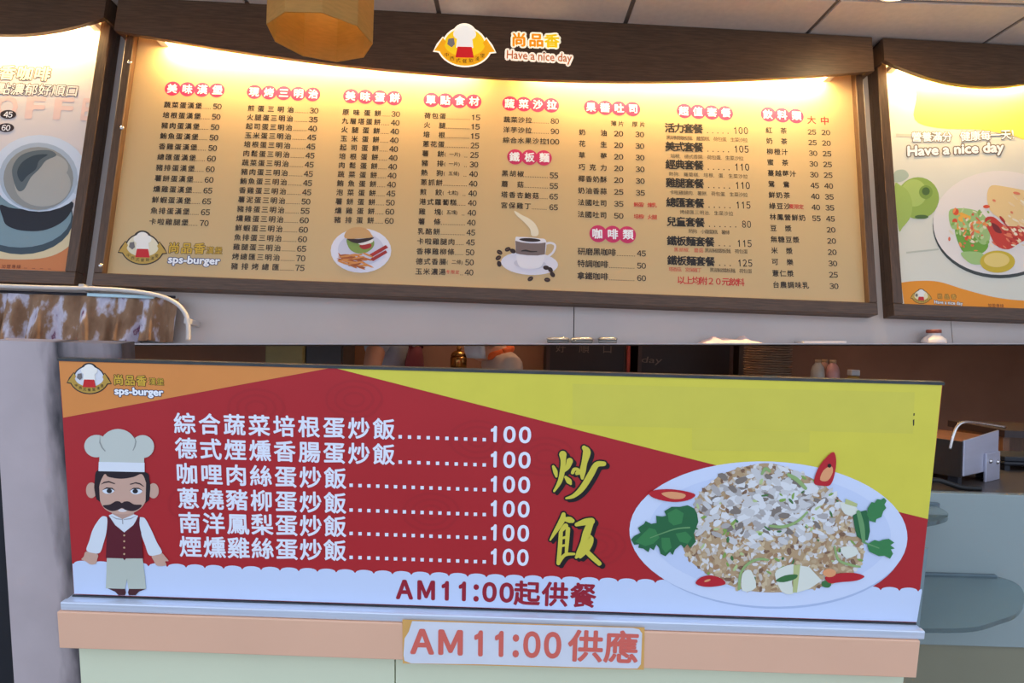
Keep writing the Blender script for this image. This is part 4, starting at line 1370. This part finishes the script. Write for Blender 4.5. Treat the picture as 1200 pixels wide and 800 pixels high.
# ================================================================ RIGHT SIDE: GLASS PANEL, SHELVES, COOKER
PY = 1.9
zt = at(1140, 578.5, PY)[2]
gp = thing('side_counter', 'grey-green glossy side counter holding glass shelves', 'counter', loc=(1.55, PY, 0))
teal = M('grey_green_gloss', (146, 158, 156), .2, var=.03, scale=2)
zmid = at(1140, 757, PY)[2]
box('upper_panel', (-.32, 0, zmid), (.9, .03, zt), teal, gp, bevel=.002)
box('lower_panel', (-.32, .01, 0.0), (.9, .03, zmid - .002), M('olive_panel', (136, 132, 110), .35, var=.06, scale=3), gp)
box('top_board', (-.32, .03, zt - .03), (.9, .62, zt), M('dark_worktop', (70, 62, 58), .4), gp)
gl = M('green_tinted_glass', (168, 190, 192), .05, trans=.8, var=0, ior=1.45)


def glass_shelf(x0, x1, y, depth, w, label, outline=None):
    A = at(x0, y, PY)
    B = at(x1, y, PY)
    t = thing('glass_shelf', label, 'shelf', loc=(A[0], PY, A[2]))
    xc = B[0] - A[0]
    pts = [(-.42, 0), (-.42, -depth)]
    k = 32
    for i in range(k + 1):
        th = -math.pi / 2 + math.pi * i / k
        pts.append((xc + w * math.cos(th), -depth / 2 + depth / 2 * math.sin(th)))
    if outline:
        pts = [tuple(p) for p in spline(outline, 6, False)] + [(-.42, 0)]
    v, f = prism_vf(pts, -.006, .006)
    mesh_obj('glass_plate', v, f, gl, t)
    box('wall_bracket', (-.06, -.014, -.012), (xc, -.0005, .012), M('grey_bracket', (96, 112, 118), .3, .3), t, bevel=.002)
    return t


glass_shelf(1085, 1165, 674, .38, .17, 'large rounded glass shelf low on the grey-green side counter',
            [(-.42, -.38), (-.26, -.38), (-.134, -.366), (-.03, -.32), (.055, -.274), (.15, -.19), (.22, -.1), (.24, -.04), (.217, 0)])
glass_shelf(1085, 1098, 592, .24, .05, 'small rounded glass shelf near the top of the side counter',
            [(-.42, -.24), (-.25, -.24), (-.15, -.215), (-.06, -.165), (-.01, -.11), (.01, -.05), (.01, 0)])

# cooker box
CKY = 2.0
ck0 = at(1126, 580, CKY)
steel = M('brushed_steel', (186, 186, 200), .38, .55, var=.06, scale=3, stretch=(1, 1, 12))
dsteel = M('dark_steel', (54, 46, 40), .45, .4)
zb = zt
zt_l, = [at(1129, 516, CKY)[2]]
hC = zt_l - zb
cr = thing('cooker', 'stainless steel tabletop cooker with a wire handle on the side counter', 'appliance', loc=(ck0[0], CKY, zb), rotz=math.radians(33))
# local: +x along the light right face, -x.. front dark face along local y
LX, LY = .29, .26
v, f = [(0, 0, .03), (LX, 0, .03), (LX, LY, .03), (0, LY, .03), (0, 0, hC), (LX, 0, hC + .0), (LX, LY, hC + .0), (0, LY, hC)], BOXF
v, f = box_vf((0, -.006, .035), (LX, 0, hC))
mesh_obj('side_plate', [(p[0], p[1], p[2] + (p[0] / LX * .02 if p[2] > .1 else 0)) for p in v], f, steel, cr, bevel=.002)
box('cooker_body', (.004, 0, .03), (LX - .004, LY, hC - .012), dsteel, cr, bevel=.003)
box('front_plate', (-.004, 0, .03), (.004, LY, hC - .004), dsteel, cr)
box('cooking_plate', (.004, 0.0, hC - .012), (LX - .004, LY, hC - .004), M('copper_toned_plate', (196, 128, 76), .3, .7, var=.25, scale=5), cr)
v, f = lathe_vf([(.016, hC - .004), (.014, hC + .004)], 16, .05, LY * .55)
mesh_obj('drain_knob', v, f, M('near_black_paint'), cr)
hp = []
_c, _s = math.cos(math.radians(33)), math.sin(math.radians(33))
for x, y, Y in ((1113, 526, 1.99), (1117, 510, 1.99), (1122, 499, 2.0), (1131, 494.5, 2.02), (1152, 496.5, 2.08), (1178, 500.5, 2.145)):
    d_ = at(x, y, Y) - np.array([ck0[0], CKY, zb])
    hp.append((d_[0] * _c + d_[1] * _s, -d_[0] * _s + d_[1] * _c, d_[2]))
v, f = tube_vf(spline(hp, 6, False), .005, 8)
mesh_obj('wire_handle', v, f, M('chrome'), cr, smooth=True)
box('bracket', (LX * .56, -.014, -.0), (LX * .98, -.006, .1), steel, cr, bevel=.002)
for x, z in ((LX * .66, .072), (LX * .88, .064)):
    v, f = lathe_vf([(.008, 0), (.008, .004), (.004, .007)], 12)
    v = [(x + p[0], -.014 - p[2], z + p[1]) for p in v]
    mesh_obj('screw', v, f, M('chrome'), cr, smooth=True)
for x, y in ((.03, .03), (LX - .03, .03), (.03, LY - .03), (LX - .03, LY - .03)):
    box('foot', (x - .015, y - .015, 0), (x + .015, y + .015, .03), M('near_black_paint'), cr)
p0 = at(1096, 572, 2.02)
v, f = tube_vf(spline([(1.34, 1.97, zb + .008), (1.39, 1.95, zb + .03), (1.44, 1.955, zb + .02), (1.48, 1.95, zb + .009), (1.54, 1.945, zb + .008)], 6, False), .008, 8)
tag(mesh_obj('power_cable', v, f, M('black_cord'), None, True), 'black power cable lying before the steel cooker', 'cable')
cp = at(1106, 497, 2.3)
wx = at(1210, 510, 2.6)

# brown shelf unit and black machine to the right
su = thing('shelf_unit', 'dark brown wooden shelf unit behind the steel cooker', 'shelf', loc=(at(1190, 560, 2.62)[0], 2.62, 0))
z1 = at(1190, 512, 2.62)[2]
box('side_panel', (-.06, 0, 0), (-.03, .3, z1), M('warm_brown_wood', (112, 70, 40), .5, var=.2, scale=5, stretch=(20, 20, 2)), su)
box('side_panel', (.9, 0, 0), (.93, .3, z1), M('warm_brown_wood'), su)
box('back_panel', (-.03, .28, 0), (.9, .3, z1), M('warm_brown_wood'), su)
box('top_board', (-.07, -.02, z1), (.94, .32, z1 + .03), M('dark_brown_board', (46, 28, 24), .5), su)
box('shelf_board', (-.03, 0, z1 - .32), (.9, .28, z1 - .295), M('dark_brown_board'), su)
zk = zb
bx0 = at(1176, 575, 2.3)[0]
bm_ = thing('black_machine', 'low black appliance beside the steel cooker', 'appliance', loc=(bx0 + .12, 2.37, zb))
zz = at(1180, 541, 2.3)[2] - zb
box('body', (-.12, -.07, .02), (.2, .08, zz), M('near_black_paint'), bm_, bevel=.006)
box('lid', (-.115, -.065, zz), (.1, .075, zz + .02), M('near_black_paint'), bm_, bevel=.004)
for x in (-.1, .17):
    for y in (-.05, .06):
        box('foot', (x - .01, y - .01, 0), (x + .01, y + .01, .02), M('near_black_paint'), bm_)

# ================================================================ KITCHEN SEEN ABOVE THE SIGN
KY = 4.25
kt = thing('kitchen_counter', 'dark back counter in the kitchen behind the fried rice sign', 'counter', loc=(1.0, KY, 0))
KZ = at(960, 447, KY)[2] - .005
box('worktop', (-.55, -.3, KZ - .04), (1.75, .45, KZ), M('dark_worktop'), kt, bevel=.004)
box('base_cabinet', (-.52, -.26, 0), (1.72, .43, KZ - .04), M('dark_brown_cabinet', (60, 44, 36), .6), kt)


def kbox(name, label, cat, x0, x1, Y, z1, parts, depth=.35):
    A, B = at(x0, 420, Y), at(x1, 420, Y)
    t = thing(name, label, cat, loc=((A[0] + B[0]) / 2, Y, 0))
    w = (B[0] - A[0]) / 2
    box('carcass', (-w, 0, 0), (w, depth, z1), parts[0], t)
    box('door', (-w + .01, -.02, .05), (w - .01, 0, z1 - .03), parts[1], t, bevel=.003)
    box('handle', (w - .05, -.04, 1.0), (w - .03, -.02, 1.25), M('dark_metal'), t)
    return t


kbox('cupboard', 'tall olive-yellow cupboard in the dim kitchen', 'cupboard', 311, 357, 4.7, 2.0,
     (M('olive_paint', (150, 138, 92), .6), M('olive_paint')))
kbox('cupboard', 'tall dark grey cupboard next to the olive cupboard', 'cupboard', 358.5, 402, 4.72, 2.0,
     (M('dark_grey_paint', (64, 60, 62), .5), M('dark_grey_paint')))


# dark glass door fridges with lettering
def fridge(x0, x1, label, words):
    Y = 4.85
    A, B = at(x0, 420, Y), at(x1, 420, Y)
    cx, w = (A[0] + B[0]) / 2, (B[0] - A[0]) / 2
    t = thing('display_fridge', label, 'fridge', loc=(cx, Y, 0))
    box('cabinet', (-w, 0, 0), (w, .4, 2.05), M('fridge_black', (34, 28, 28), .5), t)
    box('glass_door', (-w + .03, -.02, .1), (w - .03, 0, 2.0), M('dark_door_glass', (40, 30, 28), .5, var=0), t)
    for s in (-1, 1):
        box('door_frame', (s * w - (.03 if s > 0 else 0), -.025, .05), (s * w + (.03 if s < 0 else 0), 0, 2.0), M('fridge_frame', (66, 46, 40), .5), t)
    fr = Frame((cx, Y - .021, 0), (1, 0, 0), (0, 0, 1), (0, -1, 0))
    i_ = Ink('door_lettering', M('faded_door_ink', (108, 90, 80), .5, var=0), None, fr, 0)
    words(i_)
    vv = [(p[0], -.021 - 0.0006, p[1]) for p in i_.v]
    mesh_obj('door_lettering', vv, i_.f, i_.mat, t)
    return t


fridge(640, 735, 'dark glass-door fridge with outlined characters beside the orange scarf', lambda i_: cjk(i_, '好順口', (652, 407), (717, 408.5), 11, 0))
fridge(747, 858, 'dark glass-door fridge with pale cursive lettering', lambda i_: lat(i_, 'day', (752, 421), (776, 422), 7, 0, shear=.2))
A = at(736.5, 420, 4.8)
tag(box('red_strip', (A[0] - .012, 4.79, 0), (A[0] + .012, 4.82, 2.0), M('dim_red_paint', (150, 52, 36), .5)), 'thin red upright strip between two dark fridges', 'strip')
A, B = at(866, 420, 4.9), at(884, 420, 4.9)
tag(box('brown_post', (A[0], 4.9, 0), (B[0], 5.1, CEIL_Z), M('post_brown', (104, 84, 72), .6)), 'pale brown post between the fridge and the tray stack', 'post')

# stack of paper trays on the kitchen counter
sx_ = at(899, 440, KY)[0]
tray_proto = None
TH = .0165
for i in range(20):
    if tray_proto is None:
        v, f = [], []
        prof = [(.135, 0), (.15, .006), (.158, .010), (.162, .013), (.156, .015), (.138, .011), (.125, .006)]
        v, f = lathe_vf(prof, 28)
        o = mesh_obj('paper_tray', v, f, M('kraft_paper', (176, 140, 112), .8, var=.08), None, True)
        tray_proto = o
    else:
        o = tray_proto.copy()
        COL.objects.link(o)
    o.location = (sx_ + R_.uniform(-.003, .003), KY + R_.uniform(-.003, .003), KZ + i * TH)
    tag(o, 'topmost kraft paper tray of the tall stack' if i == 19 else 'lowest kraft paper tray resting on the kitchen counter' if i == 0 else 'kraft paper tray inside the tall stack on the kitchen counter', 'tray', 'stacked paper trays')
# little bottles
bp_ = [(958, .0, (206, 190, 170)), (966, .12, (196, 150, 130)), (975.5, 0, (206, 150, 140))]
for i, (x, dy, c) in enumerate(bp_):
    p = at(x, 445, KY - .1 + dy)
    t = thing('sauce_bottle', ['small bottle of cream sauce beside a pink bottle', 'small brown bottle behind two others', 'small bottle of pink sauce on the kitchen counter'][i],
              'bottle', loc=(p[0], KY - .1 + dy, KZ), group='sauce bottles on the kitchen counter')
    hh = .16
    v, f = lathe_vf([(.042, 0), (.045, .01), (.045, hh * .5), (.036, hh * .72), (.02, hh * .86), (.018, hh * .9)], 18)
    mesh_obj('bottle_body', v, f, M('bottle_%d' % i, c, .3), t, smooth=True)
    v, f = lathe_vf([(.021, hh * .89), (.021, hh), (.018, hh * 1.02)], 18)
    mesh_obj('bottle_cap', v, f, M('bottle_cap_tan', (196, 160, 120), .5), t, smooth=True)
p = at(1000, 445, KY - .1)
t = thing('spice_jar', 'small clear jar with a white lid next to the sauce bottles', 'jar', loc=(p[0], KY - .1, KZ))
v, f = lathe_vf([(.034, 0), (.038, .008), (.038, .045), (.03, .06)], 18)
mesh_obj('jar_body', v, f, M('amber_glass', (150, 120, 70), .2, var=0), t, smooth=True)
box('jar_lid', (-.03, -.03, .06), (.03, .03, .1), M('white_plastic'), t, bevel=.006)
p = at(905, 441, KY - .25)
t = thing('blue_bowl', 'small blue bowl in front of the tray stack', 'bowl', loc=(p[0] , KY - .24, KZ))
v, f = lathe_vf([(.03, 0), (.045, .02), (.055, .045), (.05, .045), (.03, .01)], 20)
mesh_obj('bowl_body', v, f, M('dim_blue_glaze', (48, 104, 130), .35), t, smooth=True)
v, f = lathe_vf([(.03, 0), (.03, .004)], 20)
mesh_obj('foot_ring', v, f, M('dim_blue_glaze'), t)

# brass canister between the two cooks
p = at(537.5, 420, 4.4)
sh = thing('side_table', 'narrow dark table carrying a brass pot behind the cooks', 'table', loc=(p[0], 4.4, 0))
zt2 = at(537, 434, 4.4)[2]
box('table_top', (-.2, -.12, zt2 - .03), (.2, .12, zt2), M('dark_worktop'), sh)
for x in (-.18, .18):
    for y in (-.1, .1):
        box('leg', (x - .015, y - .015, 0), (x + .015, y + .015, zt2 - .03), M('dark_worktop'), sh)
t = thing('brass_pot', 'shiny brass pot with a domed lid between the two cooks', 'pot', loc=(p[0], 4.4, zt2))
brass = M('brass', (214, 160, 90), .22, .9, var=.1)
v, f = lathe_vf([(.05, 0), (.06, .01), (.062, .09), (.055, .11)], 22)
mesh_obj('pot_body', v, f, brass, t, smooth=True)
v, f = lathe_vf([(.06, .108), (.05, .13), (.03, .145), (.012, .15)], 22)
mesh_obj('pot_lid', v, f, brass, t, smooth=True)
v, f = lathe_vf([(.012, .148), (.02, .165), (.012, .18)], 14)
mesh_obj('lid_knob', v, f, brass, t, smooth=True)


kl = thing('added_kitchen_light', 'added unseen tube lamp brightening the kitchen behind the menu wall', 'ceiling light', loc=(.6, 4.2, CEIL_Z))  # out-of-view lamp, added to brighten the dark kitchen strip
box('added_kitchen_batten', (-1.2, -.05, -.04), (1.2, .05, 0.0), M('white_plastic'), kl)
v, f = tube_vf([(-1.15, 0, -.06), (1.15, 0, -.06)], .015, 10)
mesh_obj('added_kitchen_tube', v, f, M('added_kitchen_glow', (255, 214, 176), .4, var=0, emit=80.0), kl, smooth=True)


# ---------------- people
def skin_mesh(name, nodes, edges, mat, parent, root=0, sub=2):
    """nodes: (x, y, z, rx, ry)"""
    me = bpy.data.meshes.new(name)
    me.from_pydata([q_[:3] for q_ in nodes], edges, [])
    o = bpy.data.objects.new(name, me)
    link(o, parent)
    me.materials.append(mat)
    sk = o.modifiers.new('skin', 'SKIN')
    sk.use_smooth_shade = True
    if not me.skin_vertices:
        me.skin_vertices.new()
    for i, q_ in enumerate(nodes):
        me.skin_vertices[0].data[i].radius = (q_[3], q_[4] if len(q_) > 4 else q_[3])
        me.skin_vertices[0].data[i].use_root = (i == root)
    ss = o.modifiers.new('subdivision', 'SUBSURF')
    ss.levels = ss.render_levels = sub
    return o


def person(label, loc, rz, H, shirt, trousers, skin, hair, lean=0.0, elbow=.1, nod=0.0):
    """faces local -y; arms bent forward to the work"""
    k = H / 1.75
    t = thing('person', label, 'person', loc=loc, rotz=rz)
    Nn, E = [], []

    def add(x, y, z, r, p=None, ry=None):
        yy = y - lean * max(0, z - .95) - (nod if z > 1.53 else 0)
        Nn.append((x * k, yy * k, (z - (nod if z > 1.53 else 0)) * k, r * k, (ry or r) * k))
        if p is not None:
            E.append((p, len(Nn) - 1))
        return len(Nn) - 1
    pel = add(0, 0, .95, .145, None, .11)
    wst = add(0, 0, 1.1, .135, pel, .10)
    chs = add(0, 0, 1.28, .155, wst, .11)
    sho = add(0, .01, 1.42, .12, chs, .09)
    nek = add(0, 0, 1.50, .055, sho)
    jaw = add(0, -.015, 1.57, .068, nek, .08)
    mid = add(0, -.005, 1.65, .078, jaw, .095)
    crn = add(0, 0, 1.72, .06, mid, .075)
    nose = add(0, -.118, 1.625, .012, mid)
    for s in (-1, 1):
        ear = add(s * .085, 0, 1.635, .016, mid)
        a = add(s * .19, 0, 1.41, .066, sho)
        el = add(s * (.25 + elbow), -.02, 1.15, .05, a)
        wr = add(s * .2, -.24, 1.08, .03, el)
        pm = add(s * .18, -.31, 1.075, .032, wr, .018)
        for j, (dx, L) in enumerate(((-.028, .065), (-.01, .075), (.009, .07), (.027, .055))):
            f1 = add(s * .18 + dx, -.345, 1.07, .0095, pm)
            f2 = add(s * .18 + dx, -.345 - L * .55, 1.055, .009, f1)
            add(s * .18 + dx, -.345 - L * .8, 1.03, .008, f2)
        th1 = add(s * .145, -.30, 1.065, .011, pm)
        add(s * .13, -.335, 1.05, .009, th1)
        hp_ = add(s * .09, 0, .88, .09, pel)
        kn = add(s * .1, -.01, .5, .062, hp_)
        an = add(s * .1, .02, .09, .042, kn)
        add(s * .1, -.12, .04, .036, an, .035)
    body = skin_mesh('body', Nn, E, skin, t, pel)

    # shirt shell
    Sn, SE = [], []

    def sadd(x, y, z, r, p=None, ry=None):
        yy = y - lean * max(0, z - .95)
        Sn.append((x * k, yy * k, z * k, r * k, (ry or r) * k))
        if p is not None:
            SE.append((p, len(Sn) - 1))
        return len(Sn) - 1
    a0 = sadd(0, 0, .92, .165, None, .125)
    a1 = sadd(0, 0, 1.1, .16, a0, .122)
    a2 = sadd(0, 0, 1.28, .178, a1, .13)
    a3 = sadd(0, .01, 1.42, .135, a2, .105)
    a4 = sadd(0, 0, 1.475, .075, a3)
    for s in (-1, 1):
        b0 = sadd(s * .19, 0, 1.41, .082, a3)
        sadd(s * (.215 + elbow * .45), -.008, 1.30, .076, b0)
    skin_mesh('shirt', Sn, SE, shirt, t, a0)
    Tn, TE = [], []

    def tadd(x, y, z, r, p=None, ry=None):
        Tn.append((x * k, y * k, z * k, r * k, (ry or r) * k))
        if p is not None:
            TE.append((p, len(Tn) - 1))
        return len(Tn) - 1
    b0 = tadd(0, 0, .97, .155, None, .122)
    for s in (-1, 1):
        h_ = tadd(s * .09, 0, .86, .105, b0)
        n_ = tadd(s * .1, -.01, .5, .08, h_)
        tadd(s * .1, .02, .1, .065, n_)
    skin_mesh('trousers', Tn, TE, trousers, t, b0)
    # hair cap, eyes and mouth
    v, f = [], []
    vv, ff = lathe_vf([(.088, -.02), (.097, .03), (.09, .075), (.06, .105), (.02, .115)], 20, sx=1, sy=1.12)
    vv = [(p_[0] * k, (p_[1] + .012 - lean * .7 - nod) * k, (p_[2] + 1.665 - nod) * k) for p_ in vv]
    mesh_obj('hair', vv, ff, hair, t, smooth=True)
    for s in (-1, 1):
        vv, ff = lathe_vf([(.0, -.008), (.008, -.005), (.011, 0), (.008, .005), (.001, .008)], 12)
        vv = [((p_[0] + s * .034) * k, (p_[1] * .6 - .096 - lean * .7 - nod) * k, (p_[2] + 1.648 - nod) * k) for p_ in vv]
        mesh_obj('eye', vv, ff, M('eye_dark', (30, 24, 22), .3, var=0), t, smooth=True)
    vv, ff = box_vf((-.024, -.098, 1.578), (.024, -.09, 1.586))
    vv = [(p_[0] * k, (p_[1] - lean * .64 - nod) * k, (p_[2] - nod) * k) for p_ in vv]
    mesh_obj('mouth', vv, ff, M('lip', (150, 84, 76), .5), t)
    return t, k


skin_a = M('skin_tan', (176, 124, 98), .55, var=.04)
skin_b = M('skin_light', (206, 158, 130), .55, var=.04)
hair_m = M('black_hair', (28, 22, 22), .5)
p = at(458, 420, 4.0)
pa, k = person('person in grey t-shirt and maroon apron standing behind the fried rice sign', (p[0], 4.0, 0), math.radians(78), 1.86,
               M('grey_tshirt', (156, 158, 168), .85), M('dark_trousers', (40, 42, 52), .8), skin_a, hair_m)
# apron and its strap
ap = M('maroon_apron', (96, 32, 44), .8)


def apron(t, k, mat):
    v, f = [], []
    prof = [(1.36, .10), (1.28, .15), (1.12, .19), (.95, .21), (.7, .22), (.55, .2)]
    for z, w in prof:
        for i in range(9):
            x = -w + 2 * w * i / 8
            v.append((x * k, (-.155 - .03 * math.cos(x / w * 1.3)) * k, z * k))
    for j in range(len(prof) - 1):
        for i in range(8):
            q0 = j * 9 + i
            f.append((q0, q0 + 9, q0 + 10, q0 + 1))
    o = mesh_obj('apron', v, f, mat, t, smooth=True)
    sd = o.modifiers.new('thickness', 'SOLIDIFY'); sd.thickness = .006
    for s in (-1, 1):
        vv, ff = tube_vf([(s * .09 * k, -.17 * k, 1.35 * k), (s * .1 * k, -.135 * k, 1.44 * k), (s * .085 * k, -.03 * k, 1.525 * k), (s * .05 * k, .1 * k, 1.5 * k)], .012 * k, 8)
        mesh_obj('apron_strap', vv, ff, mat, t, smooth=True)


apron(pa, k, ap)
p = at(600, 420, 4.0)
pb, k = person('person wearing white mask, beige top and orange scarf in the dim kitchen', (p[0], 4.0, 0), math.radians(-70), 1.68,
               M('beige_top', (190, 166, 148), .85), M('dark_trousers'), skin_b, hair_m, lean=.18, elbow=.02, nod=.1)
v, f = lathe_vf([(.082, 1.545), (.09, 1.58), (.09, 1.615), (.084, 1.64)], 20)
vv = []
for x, y, z in v:
    yy = y * 1.18 - .012
    vv.append((x * k, (yy - .18 * (z - .95) - .1) * k, (z - .1) * k))
keep = [i for i in range(len(vv)) if vv[i][1] < -.20 * k]
ff = [q_ for q_ in f if len(q_) == 4 and all(i in set(keep) for i in q_)]
mk = mesh_obj('face_mask', vv, ff, M('white_mask', (206, 206, 212), .8), pb, smooth=True)
sd = mk.modifiers.new('thickness', 'SOLIDIFY'); sd.thickness = .008; sd.offset = 1
v, f = [], []
for i in range(25):
    a = 2 * math.pi * i / 24
    pass
vv, ff = tube_vf([(.085 * math.cos(2 * math.pi * i / 24) * k, (.085 * math.sin(2 * math.pi * i / 24) - .1) * k, (1.485 + .03 * math.sin(2 * math.pi * i / 24)) * k) for i in range(25)], .026 * k, 10)
mesh_obj('scarf', vv, ff, M('orange_scarf', (226, 104, 46), .8), pb, smooth=True)
